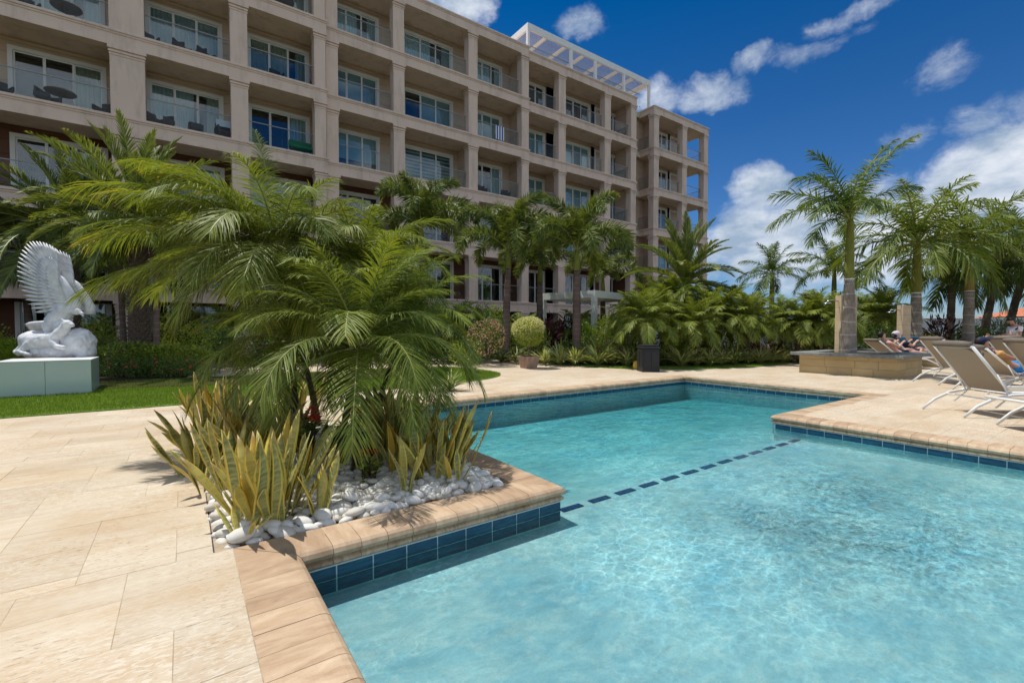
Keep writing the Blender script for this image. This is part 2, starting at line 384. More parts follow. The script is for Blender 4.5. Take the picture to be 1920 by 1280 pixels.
# ================================================================== land
land = MB()
for a in ((-400, .48, -400, 400), (.48, 2.42, 2.79, 400), (2.42, 10.65, 7.28, 400), (10.65, 400, -400, 400), (7.0, 10.65, -7, 3.27), (.48, 10.65, -400, -7)):
    land.box(a[0], a[1], a[2], a[3], -.6, -.034)
tag(land.build('ground', M['earth']), kind='structure')
# pool shell: floor with slope beyond the dashed line
fl = MB()
zs = [(-7, -.30), (2.98, -.30), (3.2, -.36), (4.6, -.50), (7.27, -.58)]
for (v0, z0), (v1, z1) in zip(zs, zs[1:]): fl.quad((.5, v0, z0), (10.7, v0, z0), (10.7, v1, z1), (.5, v1, z1))
tag(fl.build('pool_floor', M['plaster']), kind='structure')
OUT = [(.525, -7), (.525, 2.74), (2.47, 2.74), (2.47, 7.23), (10.6, 7.23), (10.6, 3.32), (6.95, 3.32), (6.95, -7)]
wl = MB()
ins = .04
WP = [(.565, -7), (.565, 2.78), (2.43, 2.78), (2.43, 7.27), (10.64, 7.27), (10.64, 3.28), (6.99, 3.28), (6.99, -7)]   # wall line, behind the coping's nose
WP[0] = (.485, -7); WP[1] = (.485, 2.78); WP[2] = (2.43, 2.78)
for (a, b) in zip(WP, WP[1:]):
    dx, dy = b[0]-a[0], b[1]-a[1]; L = math.hypot(dx, dy); nx, ny = -dy/L, dx/L   # outward (land side is left of travel)
    wl.quad((a[0], a[1], -1.1), (b[0], b[1], -1.1), (b[0], b[1], -.10), (a[0], a[1], -.10))
tag(wl.build('pool_wall', M['plaster']), kind='structure')
wt = MB(); wt.poly([(.47, -7.0), (.47, 2.80), (2.42, 2.80), (2.42, 7.29), (10.66, 7.29), (10.66, 3.26), (7.01, 3.26), (7.01, -7.0)][::-1], -1.6, -.180)
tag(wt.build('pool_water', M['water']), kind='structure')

# ---- coping stones
pool_coping = tag(thing('pool_coping', 'rounded travertine coping stones edging the swimming pool', 'pool coping'))
prof = [(-.31, 0), (-.055, 0), (-.03, -.005), (-.012, -.018), (0, -.040), (-.008, -.062), (-.026, -.072), (-.030, -.078), (-.014, -.088), (-.012, -.104), (-.028, -.118), (-.31, -.125)]
def stone(L, m0, m1):
    b = MB(); n = len(prof)
    g = .0016
    for s, m, sg in ((g, m0, -1), (L-g, m1, 1)):
        for o, z in prof:
            # o<=0 is land side; a convex corner shortens towards the land, a concave one lengthens
            b.v.append((s + sg*m*o, o, z)); b.t.append(.5)
    for j in range(n): k = (j+1) % n; b.f.append((j, k, n+k, n+j)); b.mi.append(0)
    b.f.append(tuple(range(n))[::-1]); b.f.append(tuple(range(n, 2*n))); b.mi += [0, 0]
    # faces wound for +y water side
    return b.mesh('coping_stone', M['coping'])
cache = {}
def coping(a, b, m0, m1, w=.158):
    dx, dy = b[0]-a[0], b[1]-a[1]; L = math.hypot(dx, dy); ang = math.atan2(dy, dx)
    n = max(2, round(L/w)); w = L/n
    for i in range(n):
        ms = (m0 if i == 0 else 0, m1 if i == n-1 else 0)
        # mitred end stones are doubled in length so the cut stays inside them
        k = (round(w, 4), ms)
        st = i*w; ln = w
        if i == 0 and m0 > 0: ln = 2.2*w
        if i in (1, 2) and m0 > 0 and i*w < 2.2*w: 
            if i == 1: continue
            st = 2.2*w; ln = .8*w
        if i == n-1 and m1 > 0: st = (i-1.2)*w; ln = 2.2*w
        if i in (n-2, n-3) and m1 > 0:
            if i == n-2: continue
            ln = .8*w
        k = (round(ln, 4), ms)
        if k not in cache: cache[k] = stone(ln, *ms)
        o = place('coping_stone', cache[k], pool_coping, (a[0]+dx/L*st, a[1]+dy/L*st, random.uniform(-.0012, .0012)), (0, 0, ang))
# travel so that water lies to the left (+y of the stone)  -> reverse the outline
ro = OUT[::-1]
cor = {OUT[1]: -1, OUT[2]: 1, OUT[3]: -1, OUT[4]: -1, OUT[5]: -1, OUT[6]: 1, OUT[0]: 0, OUT[7]: 0}
ro[0] = (6.95, -2.6); ro[-1] = (.525, -.2); cor[ro[0]] = 0; cor[ro[-1]] = 0
# reversed outline travels clockwise... water side is on the right when going A->H, so on the left in reverse
for a, b in zip(ro, ro[1:]): coping(a, b, cor[a], cor[b])

# ---- waterline tiles, two rows
pool_tiles = thing('waterline_tiles', 'two rows of dark blue glazed tiles under the pool coping', 'pool tiles')
def tile_mesh(w, h):
    b = MB(); b.box(0, w, -.004, .0015, 0, h, bev=.001); return b.mesh('tile', M['tile'])
rows = [(-.275, .073), (-.198, .073)]
hid = MB()
def tiles(a, b, single=True, rows=rows):
    """a->b with the water on the left"""
    dx, dy = b[0]-a[0], b[1]-a[1]; L = math.hypot(dx, dy); ang = math.atan2(dy, dx); n = round(L/.212); w = L/n
    me = tile_mesh(w-.009, .071)
    nx, ny = -dy/L, dx/L
    for r, (z, h) in enumerate(rows):
        for i in range(n):
            x = a[0]+dx/L*(i*w+.0025)+nx*.004; y = a[1]+dy/L*(i*w+.0025)+ny*.004
            if single: place('tile', me, pool_tiles, (x, y, z), (0, 0, ang))
            else: hid.box(0, w-.005, -.004, .006, z, z+.073, M=Matrix.Translation((x, y, 0)) @ Matrix.Rotation(ang, 4, 'Z'))
    g = MB(); g.box(0, L, -.03, 0.0, rows[0][0]-.004, -.12, M=Matrix.Translation((a[0], a[1], 0)) @ Matrix.Rotation(ang, 4, 'Z'))
    g.build('tile_bed', M['tilegrout'], pool_tiles)
# wall faces seen from the camera: front of planter, far side, right side, peninsula
e = .012
tiles((2.43, 2.78-e), (.49, 2.78-e)); one = rows[1:]
tiles((10.63, 7.27-e), (2.44, 7.27-e), rows=one); tiles((10.64-e, 3.3), (10.64-e, 7.25), rows=one); tiles((6.99-e, -1.8), (6.99-e, 3.26), rows=one)
for a, b in (((2.43+e, 7.25), (2.43+e, 2.79)), ((7.0, 3.28+e), (10.62, 3.28+e)), ((.485+e, 2.7), (.485+e, -.6))): tiles(a, b, False)
tag(hid.build('tile_rows', M['tile'], pool_tiles), kind='stuff')

# ---- dashed navy line on the pool floor, ring of the far steps
dash = thing('pool_depth_line', 'dashed navy mosaic line across the pool floor between two corners', 'depth marking', (2.5, 2.95, -.3))
u = 2.60
while u < 6.8:
    b = MB(); b.box(u, u+.235, 2.915, 2.985, -.298, -.292, bev=.002); b.build('mosaic_tile', M['mosaic'], dash); u += .345
b = MB(); b.box(2.44, 2.52, 2.915, 2.985, -.298, -.292); b.build('mosaic_tile', M['mosaic'], dash)
ring = MB(); gg = G(1560, 748, -.5); c0 = Vector((gg.x, gg.y))
pts = [(c0.x+.55*math.cos(t), c0.y+.55*math.sin(t), -.45) for t in np.linspace(rad(20), rad(260), 28)]
ring.tube(pts, .03, 6); tag(ring.build('step_ring', M['mosaic'], smooth=True), 'dark blue curved step edge under water at far pool corner', 'pool step')
stp = MB(); stp.lathe([(.54, -.95), (.54, -.47)], 40, (c0.x, c0.y, 0)); tag(stp.build('pool_step', M['plaster'], smooth=False), kind='structure')

# ---- pavers
pool_deck = tag(bpy.data.objects.new('pool_deck', None), kind='structure'); COL.objects.link(pool_deck)
base = MB()
for a in ((-8, .22, -4, 20.5), (.22, 2.17, 6.2, 20.5), (2.17, 10.6, 7.5, 20.5), (10.6, 27, 3.28, 20.5), (10.64, 27, -4, 3.28), (7.2, 10.64, -4, 3.03), (.22, 2.17, 2.95, 3.05)): base.box(a[0], a[1], a[2], a[3], -.033, -.002)
base.build('joint_bed', M['grout'], pool_deck)
forb = [(.213, 7.262, -9, 3.052), (2.158, 10.912, 3.008, 7.542), (.12, 2.158, 3.052, 6.2)]
# peninsula land: inside the near forbidden rect only the coping band is excluded because u>7.26 is free
vb = [2.354+.3265*0]
vlines = sorted(set([round(2.354-.405*i, 4) for i in range(1, 14)]+[round(2.354+.405*i, 4) for i in range(0, 45)]+[3.052, 3.008, 7.542, 6.2]))
vl = [vlines[0]]
for x in vlines[1:]:
    if x-vl[-1] > .09 or x in (3.052, 7.542, 6.2): 
        if x in (3.052, 7.542, 6.2) and x-vl[-1] < .09 and len(vl) > 1: vl[-1] = x
        else: vl.append(x)
cells = []
rr = random.Random(5)
for v0, v1 in zip(vl, vl[1:]):
    vm = (v0+v1)/2
    iv = [(-8, 27)]
    for f0, f1, g0, g1 in forb:
        if g0 < vm < g1:
            nv = []
            for a, b in iv:
                if f1 <= a or f0 >= b: nv.append((a, b)); continue
                if f0 > a: nv.append((a, f0))
                if f1 < b: nv.append((f1, b))
            iv = nv
    for a, b in iv:
        cuts = [a]; off = rr.choice((0, .2, .4)); x = (math.floor(a/.4)*.4)+off-.05
        while x < b-.12:
            x += rr.choice((.4, .6, .6, .8))
            if a+.12 < x < b-.12: cuts.append(x)
        cuts.append(b)
        for p, q in zip(cuts, cuts[1:]): cells.append((p, q, v0, v1))
def cdist(c):
    x = min(max(0, c[0]), c[1]); y = min(max(.8, c[2]), c[3]); return math.hypot((c[0]+c[1])/2, (c[2]+c[3])/2-.5)
def infront(c):
    x, y = (c[0]+c[1])/2, (c[2]+c[3])/2; d = x*math.sin(YAW)+y*math.cos(YAW); l = x*math.cos(YAW)-y*math.sin(YAW)
    return d > 1.2 and abs(l) < 1.2*d+.4
vis = sorted([c for c in cells if infront(c)], key=cdist)
near = vis[:290]; rest = MB(); ns = set(near); pc = {}
for c in cells:
    g = .0010; z = rr.uniform(-.0010, .0010)
    if c in ns:
        w_, h_ = round(c[1]-c[0], 3), round(c[3]-c[2], 3)
        if (w_, h_) not in pc: b = MB(); b.box(g, w_-g, g, h_-g, -.022, 0, bev=.0015); pc[(w_, h_)] = b.mesh('paver', M['paver'])
        place('paver', pc[(w_, h_)], pool_deck, (c[0], c[2], z))
    else: rest.box(c[0]+g, c[1]-g, c[2]+g, c[3]-g, -.02, z)
tag(rest.build('paving', M['paver'], pool_deck), kind='stuff')

# ================================================================== lawns
def smooth_poly(pts, n=6):
    out = []; k = len(pts)
    for i in range(k):
        p0, p1, p2, p3 = [np.array(pts[(i+j-1) % k]) for j in range(4)]
        for t in np.linspace(0, 1, n, endpoint=False):
            out.append(tuple(.5*((2*p1)+(-p0+p2)*t+(2*p0-5*p1+4*p2-p3)*t*t+(-p0+3*p1-3*p2+p3)*t**3)))
    return out
def inpoly(x, y, P):
    c = np.zeros(len(x), bool); n = len(P)
    for i in range(n):
        x1, y1 = P[i]; x2, y2 = P[(i+1) % n]
        if y1 == y2: continue
        k = ((y1 > y) != (y2 > y)) & (x < (x2-x1)*(y-y1)/(y2-y1)+x1); c ^= k
    return c
M['grass'] = leafmat('grass_blades', (.08, .16, .02), (.27, .38, .06), None, .6, .4, .2, 1.2)
def blades(name, P, n, hmin, hmax, label, seed, dmax=30):
    rs = np.random.RandomState(seed); P = np.array(P); lo = P.min(0); hi = P.max(0)
    # denser close to the camera
    X = rs.uniform(lo[0], hi[0], n*3); Y = rs.uniform(lo[1], hi[1], n*3)
    d = X*math.sin(YAW)+Y*math.cos(YAW); l = X*math.cos(YAW)-Y*math.sin(YAW)
    ok = (d > 1) & (np.abs(l) < 1.2*d) & (d < dmax) & inpoly(X, Y, P); X = X[ok][:n]; Y = Y[ok][:n]; n = len(X)
    h = rs.uniform(hmin, hmax, n); a = rs.uniform(0, 6.283, n); le = rs.uniform(0, .5, n)*h; wd = rs.uniform(.003, .006, n)
    b = rs.uniform(0, 6.283, n)
    V = np.zeros((n, 3, 3)); V[:, 0] = np.c_[X-np.cos(a)*wd, Y-np.sin(a)*wd, np.full(n, .018)]; V[:, 1] = np.c_[X+np.cos(a)*wd, Y+np.sin(a)*wd, np.full(n, .018)]
    V[:, 2] = np.c_[X+np.cos(b)*le, Y+np.sin(b)*le, .018+h]
    me = bpy.data.meshes.new(name); me.vertices.add(n*3); me.vertices.foreach_set('co', V.ravel()); me.loops.add(n*3); me.loops.foreach_set('vertex_index', np.arange(n*3))
    me.polygons.add(n); me.polygons.foreach_set('loop_start', np.arange(0, n*3, 3)); me.polygons.foreach_set('loop_total', np.full(n, 3)); me.update()
    at = me.attributes.new('tint', 'FLOAT', 'POINT'); at.data.foreach_set('value', np.repeat(rs.uniform(.1, .9, n), 3)); me.materials.append(M['grass'])
    tag(place(name, me), label, 'grass', kind='stuff')
lawnA = [(-16, 9.35), (-6, 9.35), (0, 9.3), (3.5, 9.2), (5.0, 9.35), (6.4, 9.85), (7.15, 10.7), (7.25, 11.9), (7.0, 13.2), (5.5, 13.9), (2, 14.0), (-6, 14.2), (-16, 14.2)]
A2 = smooth_poly(lawnA, 5)
b = MB(); b.poly(A2, -.03, .012); tag(b.build('lawn', M['lawnbase']), kind='structure')
blades('lawn_grass', A2, 130000, .02, .05, 'short mown green grass in front of the statue', 1)
fb_ = [(830, 667), (905, 672), (1005, 679), (1100, 688), (1180, 692), (1300, 693), (1420, 688), (1483, 681), (1560, 675), (1700, 668), (1800, 664)]
ptsB = [(G(x, y).x, G(x, y).y) for x, y in fb_]
back = [(p[0]+2.0, p[1]+4.5) for p in ptsB][::-1]
LB = ptsB+back
b = MB(); b.poly(LB, -.03, .02); tag(b.build('lawn', M['lawnbase']), kind='structure')
blades('lawn_grass', LB, 70000, .03, .06, 'strip of mown grass between paved path and garden bed', 2, 40)
# bare bed soil behind the lawn strip
bed = [(p[0]+.55, p[1]+1.15) for p in ptsB]+[(p[0]+8.0, p[1]+13) for p in ptsB][::-1]
b = MB(); b.poly(bed, -.02, .045); tag(b.build('garden_bed', M['soil']), kind='structure')
bedL = [(-16, 12.4), (-1.0, 12.5), (1.5, 11.6), (4.0, 11.2), (5.6, 11.6), (5.9, 12.6), (4.5, 13.4), (0, 14.0), (1, 24), (-16, 24)]
b = MB(); b.poly(bedL, -.02, .035); tag(b.build('garden_bed', M['soil']), kind='structure')
b = MB(); p = [G(960, 677), G(1000, 679), G(1015, 668), G(985, 667)]; b.poly([(q.x, q.y) for q in p], -.02, .05); M['slabgrey'] = simple('grey_paving', (.40, .38, .35), (.34, .32, .29), .8, 5.)
tag(b.build('side_path', M['slabgrey']), kind='structure')
# ================================================================== hotel
hotel = thing('hotel_building', 'long five storey beige hotel with column framed balconies and glass railings', 'hotel', (0, 0, 0))
V1, V2, V3, VW = 23.2, 23.55, 23.9, 23.9
FZ = [0.02, 2.93, 6.13, 9.33, 12.53, 15.73, 18.93]; FH = .62; DEP = 1.75
uS1 = onv(618, V1); uS2 = onv(991.5, V2); uS3 = onv(1191, V3)
U0 = -13.0
uW0 = onv(1223.5, VW); uW1 = onv(1322.5, VW+.1)
secs = [(U0, uS1, V1), (uS1, uS2, V2), (uS2, uS3, V3), (uW0, uW1, VW)]
colpx = [[(-13.0, 1.0), (-7.6, .6), (onv(250, V1), 1.04), (onv(456.5, V1), .64), (uS1-.3, .5)],
         [(uS1+.33, .56), (onv(751.5, V2), .60), (onv(888.5, V2), .60), (uS2-.28, .56)],
         [(onv(1053.5, V3), .62), (onv(1138, V3), .62), (uS3-.3, .6)],
         [(uW0+.33, .62), (onv(1281, VW), .62), (uW1-.33, .62)]]
slabmeshes = {}
def slab_mesh(w, side, top):
    b = MB(); D = DEP+.3
    b.box(0, w, 0, .42, -FH, -.10); b.box(-.0, w, .42, D, -FH+.10, -.02)         # fascia beam, slab
    b.box(-side*.06, w+.06, -.06, .44, -.10, 0, bev=.01)                              # projecting ledge
    b.box(-side*.025, w+.025, -.025, .02, -.17, -.101); b.box(0, w, -.02, .0, -FH-.0, -FH+.07)
    if side: b.box(-.025, .02, .02, D, -.17, -.101); b.box(-.06, .1, .44, D, -.10, 0)
    return b.mesh('balcony_slab', M['stucco'])
colm = {}
def col_mesh(w, h):
    b = MB(); d = .5 if w < .9 else .6; x = w/2
    b.box(-x, x, 0, d, 0, h)
    for i, (z, e) in enumerate(((h-.34, .018), (h-.24, .04), (h-.12, .062))): b.box(-x-e, x+e, -e, d+e, z+(.0 if i else 0), z+(.07 if i < 2 else .12))
    return b.mesh('column', M['stucco'])
for si, (a, b_, v) in enumerate(secs):
    for k in range(1, 7):
        if si == 3 and k == 0: continue
        side = 1 if si in (3,) else 0
        key = (si,)
        if key not in slabmeshes: slabmeshes[key] = slab_mesh(b_-a, side, k == 6)
        place('roof_edge' if k == 6 else 'balcony_slab', slabmeshes[key], hotel, (a, v, FZ[k]))
    for (cu, cw) in colpx[si]:
        for k in range(0, 6):
            h = FZ[k+1]-FH-FZ[k]
            if (cw, round(h, 2)) not in colm: colm[(cw, round(h, 2))] = col_mesh(cw, h)
            place('column', colm[(cw, round(h, 2))], hotel, (cu, v+.02, FZ[k]))
# massing behind the balconies
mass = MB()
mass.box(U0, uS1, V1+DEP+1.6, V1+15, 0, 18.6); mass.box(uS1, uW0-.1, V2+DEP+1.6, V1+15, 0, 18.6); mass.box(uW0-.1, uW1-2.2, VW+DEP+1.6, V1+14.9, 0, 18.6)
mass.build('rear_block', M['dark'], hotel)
rf = MB(); rf.box(U0, uS3, V1+DEP+.3, V1+15, 18.6, 18.9); rf.box(uS3, uW1-2.2, VW+DEP, V1+15, 18.6, 18.88)
rf.build('roof', M['stucco'], hotel)
# end walls
ew = MB(); ew.box(uS3-.22, uS3, V3+.5, V3+DEP+2, 0, 18.3); ew.box(uW1-2.25, uW1-2.05, VW+DEP, V1+15, 0, 18.5)
ew.build('end_wall', M['wall'], hotel)
for k in range(6):                       # plain floors and ceilings inside, so that rooms are closed
    b = MB(); b.box(U0, uW1-2.3, V1+DEP+.35, V1+DEP+3, FZ[k+1]-.5, FZ[k+1]-.1); b.build('room_ceiling', M['ceiling'], hotel)

def curtain_mesh(w, h, seed):
    r = random.Random(seed); b = MB(); n = max(6, int(w/.07)); xs = [w*i/n for i in range(n+1)]
    for i in range(n):
        y0, y1 = (.03 if i % 2 else -.03), (.03 if (i+1) % 2 else -.03)
        b.quad((xs[i], y0, 0), (xs[i+1], y1, 0), (xs[i+1], y1, h), (xs[i], y0, h))
    return b
rd = random.Random(3)
def door(u0, u1, v, z, h, style, axis=0):
    """casing u0..u1 on a wall plane facing -v; style: c curtains, b blind, d dark, s slatted blind, m mixed"""
    W = u1-u0; c = .14
    T = Matrix.Translation((u0, v, z)) if axis == 0 else Matrix.Translation((v, u1, z)) @ Matrix.Rotation(-math.pi/2, 4, 'Z')
    def mk(mb, name, m, par): 
        o = place(name, mb.mesh(name, m), par)
        if par is hotel: o.matrix_local = T
        return o
    f = MB(); f.box(0, c, -.06, .05, 0, h); f.box(W-c, W, -.06, .05, 0, h); f.box(c, W-c, -.06, .05, h-c, h)
    fr = mk(f, 'door_casing', M['whitetrim'], hotel)
    n = 3 if W > 1.9 else (2 if W > 1.25 else 1)
    a, bb = c, W-c; pw = (bb-a)/n
    g = MB()
    for i in range(n):
        x0, x1 = a+i*pw, a+(i+1)*pw; y = .0 if i % 2 else .03; s = .045
        g.box(x0, x0+s, y, y+.03, 0, h-c); g.box(x1-s, x1, y, y+.03, 0, h-c); g.box(x0+s, x1-s, y, y+.03, h-c-s, h-c); g.box(x0+s, x1-s, y, y+.03, 0, .07)
    mk(g, 'sliding_frame', M['white'], fr)
    for i in range(n):
        x0, x1 = a+i*pw, a+(i+1)*pw; y = .0 if i % 2 else .03
        p = MB(); p.box(x0+.045, x1-.045, y+.01, y+.018, .07, h-c-.045); mk(p, 'pane', M['glass'], fr)
    if style == 'c': ranges = [(a, bb)] if rd.random() < .4 else [(a, a+(bb-a)*rd.uniform(.55, .7)), (bb-(bb-a)*.2, bb)]
    elif style == 'm': ranges = [(bb-(bb-a)*.34, bb)]
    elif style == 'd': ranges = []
    else: ranges = [(a+(pw if style == 'h' and n > 1 else 0), bb)]
    for x0, x1 in ranges:
        if style in 'bh':
            q = MB(); q.box(x0, x1, .075, .085, 0 if rd.random() < .8 else .9, h-c); mk(q, 'roller_blind', M['blind'], fr)
        elif style == 's':
            q = MB()
            for j in range(int((h-c)/.2)): q.box(x0, x1, .075, .09, j*.2, j*.2+.12)
            mk(q, 'slat_blind', M['blind'], fr)
        else:
            q = curtain_mesh(x1-x0, h-c, rd.random()); q.v = [(x+x0, y+.10, zz) for x, y, zz in q.v]
            mk(q, 'curtain', M['curtain'] if rd.random() < .75 else M['curtainY'], fr)
def wall_bay(u0, u1, v, z0, z1, holes, m):
    b = MB(); x = u0; hs = sorted(holes)
    for h0, h1, hh in hs:
        b.box(x, h0, v, v+.2, z0, z1); b.box(h0, h1, v, v+.2, z0+hh, z1); x = h1
    b.box(x, u1, v, v+.2, z0, z1)
    # proud cladding courses with shadow joints between them
    z = z0+.02
    while z < z1-.2:
        zt = min(z+.52, z1); x = u0
        for h0, h1, hh in hs:
            if z < z0+hh:
                if h0-x > .05: b.box(x, h0-.003, v-.02, v, z, zt-.025)
            else: b.box(x, h1, v-.02, v, z, zt-.025)
            x = h1
        if u1-x > .05: b.box(x+.003, u1, v-.02, v, z, zt-.025)
        z = zt+.003
    b.box(u0, u1, v-.06, v-.021, z1-.16, z1-.04)
    b.build('rear_wall', m, hotel)
railm = {}
def railing(u0, u1, v, z, axis=0):
    L = abs(u1-u0)
    if axis == 0: loc, rz = (u0, v, z), 0
    else: loc, rz = (v, u0, z), math.pi/2
    k = round(L, 2)
    if k not in railm:
        h = MB(); h.box(0, L, -.02, .02, 1.0, 1.03)
        n = max(2, round(L/1.25)); gm = MB(); w = L/n
        gm.box(.01, w-.01, -.006, .006, .05, 1.0)
        for i in range(n): h.box(i*w+.08, i*w+.12, -.015, .015, 0, .07); h.box((i+1)*w-.12, (i+1)*w-.08, -.015, .015, 0, .07)
        railm[k] = (h.mesh('handrail', M['metal']), gm.mesh('glass_panel', M['rail_glass']), n, w)
    hm, gm, n, w = railm[k]
    o = place('balcony_railing', hm, hotel, loc, (0, 0, rz))
    for i in range(n): place('glass_panel', gm, o, (i*w, 0, 0))
    return o
# bays: (section, left column, right column, doors as photo columns)
def cu(si, i): return colpx[si][i]
bays = []
def bay(si, ua, ub, doors): bays.append((si, ua, ub, doors))
c1, c2, c3, c4 = colpx
vb1, vb2, vb3, vbw = V1+DEP, V2+DEP, V3+DEP, VW+DEP
def du(p, v): return onv(p, v)
bay(0, c1[0][0], c1[1][0], [(-12, -9.2)]); bay(0, c1[1][0], c1[2][0]-.0, [(du(29, vb1), du(211, vb1))]); bay(0, c1[2][0], c1[3][0], [(du(284, vb1), du(426, vb1))]); bay(0, c1[3][0], uS1, [(du(470, vb1), du(585, vb1))])
bay(1, uS1, c2[1][0], [(du(620, vb2), du(714, vb2))]); bay(1, c2[1][0], c2[2][0], [(du(757, vb2), du(850, vb2))]); bay(1, c2[2][0], uS2, [(du(884, vb2), du(941, vb2)), (du(961, vb2), du(976, vb2))])
bay(2, uS2, c3[0][0], [(du(986, vb3), du(1020, vb3)), (du(1036, vb3), du(1048, vb3))]); bay(2, c3[0][0], c3[1][0], [(du(1056, vb3), du(1104, vb3)), (du(1112, vb3), du(1133, vb3))]); bay(2, c3[1][0], uS3-.1, [(du(1137, vb3), du(1158, vb3))])
bay(3, uW0, c4[1][0], [(du(1227, vbw), du(1248, vbw)), (du(1252, vbw), du(1276, vbw))]); bay(3, c4[1][0], uW1-2.1, [])
styles = ['dccc', 'mccb', 'cccc', 'bbcb', 'hbbc', 'bbsb', 'dcdd']
pat = {5: 'c c c c c c c d d d d d d'.split(), 4: 'c c c c b h b b b b d d d'.split(), 3: 'c m c m b s m b b b d d d'.split(),
       2: 'd m m b d d b b b b b b b'.split(), 1: 'd d d d d d d d d d d b d'.split(), 0: 'd m m d d d d d d d d d d'.split()}
for bi, (si, ua, ub, doors) in enumerate(bays):
    v = secs[si][2]; vb = v+DEP
    for k in range(6):
        z0, z1 = FZ[k], FZ[k+1]-FH+.10
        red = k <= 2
        hs = []
        for (d0, d1) in doors:
            if d1-d0 < .5: continue
            if bi in (6, 7) and d1-d0 < 1.4 and (k in (5,) and bi == 6): continue
            hs.append((d0, d1, 2.38))
            door(d0, d1, vb, z0, 2.38, pat[k][bi])
        hs2 = [(a+.03, b-.03, 2.33) for a, b, _ in hs]
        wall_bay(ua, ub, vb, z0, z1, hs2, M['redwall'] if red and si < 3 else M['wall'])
# railings between the columns
for si in range(4):
    cs = colpx[si]; v = secs[si][2]
    for i in range(len(cs)-1):
        a = cs[i][0]+cs[i][1]/2+.02; b = cs[i+1][0]-cs[i+1][1]/2-.02
        for k in range(1, 6): railing(a, b, v+.3, FZ[k])
for k in range(1, 6):
    railing(uS2+.05, c3[0][0]-.35, V3+.3, FZ[k])
    railing(VW+.6, VW+DEP-.1, uW0+.12, FZ[k], 1)
    railing(VW+.6, VW+DEP+2.6, uW1-.3, FZ[k], 1)
    railing(V3+.55, V3+DEP-.1, uS3-.55, FZ[k], 1)
# walls between flats
for si, u in ((0, uS1-.25), (1, uS2-.2), (1, c2[2][0]), (2, c3[0][0]), (0, c1[1][0]), (2, c3[2][0]-.1), (0, c1[2][0])):
    v = secs[si][2]
    for k in range(6):
        if u == c2[2][0] and k not in (3,): continue
        if u == c3[0][0] and k not in (2, 3): continue
        b = MB(); z = FZ[k]; z1 = FZ[k+1]-FH+.099
        b.box(u-.08, u+.08, v+.5, v+DEP-.021, z, z1)
        zz = z+.02
        while zz < z1-.1: zt = min(zz+.52, z1); b.box(u-.10, u+.10, v+.5, v+DEP-.022, zz, zt-.025); zz = zt+.003
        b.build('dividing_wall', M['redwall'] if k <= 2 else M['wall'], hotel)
# recess between main block and wing
for k in range(6):
    z0, z1 = FZ[k], FZ[k+1]-FH+.1
    wall_bay(uS3, uW0+.2, VW+DEP+.5, z0, z1+.3, [], M['wall'])
    b = MB(); b.box(uS3, uW0+.02, VW+DEP-.3, VW+DEP+.5, FZ[k+1]-.4, FZ[k+1]-.05); b.build('link_slab', M['stucco'], hotel)
    door(VW+.75, VW+1.7, uW0+1.6, z0, 2.38, 'd', 1) if False else None
# side opening of the wing: dark glazed door facing left
for k in range(1, 6):
    b = MB(); b.box(uW0+.9, uW0+1.0, VW+DEP-1.0, VW+DEP, FZ[k], FZ[k+1]-FH); b.build('screen_wall', M['wall'], hotel)
# weathered patch is left to the stain in the stucco
# ---- rooftop shade pergola
def ang_thing(*a, **k): return thing(*a, **k)
pu0, pu1, pv0, pv1, pz = onv(989, 24.6), onv(1216, 24.6), 24.6, 28.8, 21.22
perg = thing('rooftop_pergola', 'white louvred shade pergola standing on top of the hotel roof', 'pergola', (pu0, pv0, 18.9))
L = pu1-pu0
for x in (0, L*.305, L*.497, L*.745, L-.18):
    for y in (0, pv1-pv0-.18):
        b = MB(); b.box(pu0+x, pu0+x+.18, pv0+y, pv0+y+.18, 18.9, pz-.42); b.build('post', M['white'], perg)
for y in (0, pv1-pv0-.14):
    b = MB(); b.box(pu0, pu1, pv0+y, pv0+y+.14, pz-.42, pz); b.build('fascia_beam', M['white'], perg)
for x in (0, L-.14):
    b = MB(); b.box(pu0+x, pu0+x+.14, pv0+.14, pv1-.14, pz-.42, pz); b.build('fascia_beam', M['white'], perg)
bm_ = MB(); bm_.box(0, .10, .14, pv1-pv0-.14, -.32, -.06); beam_me = bm_.mesh('cross_beam', M['white'])
for i in range(1, 7): place('cross_beam', beam_me, perg, (L*i/7, 0, pz-18.9))
sl_ = MB(); sl_.box(.15, L-.15, 0, .10, -.012, .012, M=Matrix.Rotation(rad(38), 4, 'X')); slat_me = sl_.mesh('slat', M['white'])
ns_ = 46
for i in range(ns_): place('slat', slat_me, perg, (0, .2+(pv1-pv0-.5)*i/(ns_-1), pz-18.9-.04))
rr2 = railing(uS2+1, uS3+1.5, V3+.9, 18.9); rr2.name = 'roof_railing'
# ---- garden pergola among the palms
gp = thing('garden_pergola', 'white flat topped pergola standing among palms in front of the hotel', 'pergola', (14.1, 13.9, 0), rad(13))
GW, GD, GZ = 5.4, 2.9, 2.86
def lb(x0, x1, y0, y1, z0, z1, name, m=None, bev=0):
    b = MB(); b.box(x0, x1, y0, y1, z0, z1, bev=bev); return b.build(name, m or M['white'], gp, world=False)
for x in (0, GW-.2):
    for y in (0, GD-.2): lb(x, x+.2, y, y+.2, 0, GZ-.3, 'post')
lb(0, GW, 0, .12, GZ-.3, GZ, 'beam'); lb(0, GW, GD-.12, GD, GZ-.3, GZ, 'beam'); lb(0, .12, .12, GD-.12, GZ-.3, GZ, 'beam'); lb(GW-.12, GW, .12, GD-.12, GZ-.3, GZ, 'beam')
M['reed'] = simple('reed_screen', (.42, .36, .25), (.30, .25, .17), .9, 8.)
b = MB(); b.box(0, .045, .125, GD-.125, 0, .02); rm = b.mesh('slat', M['reed'])
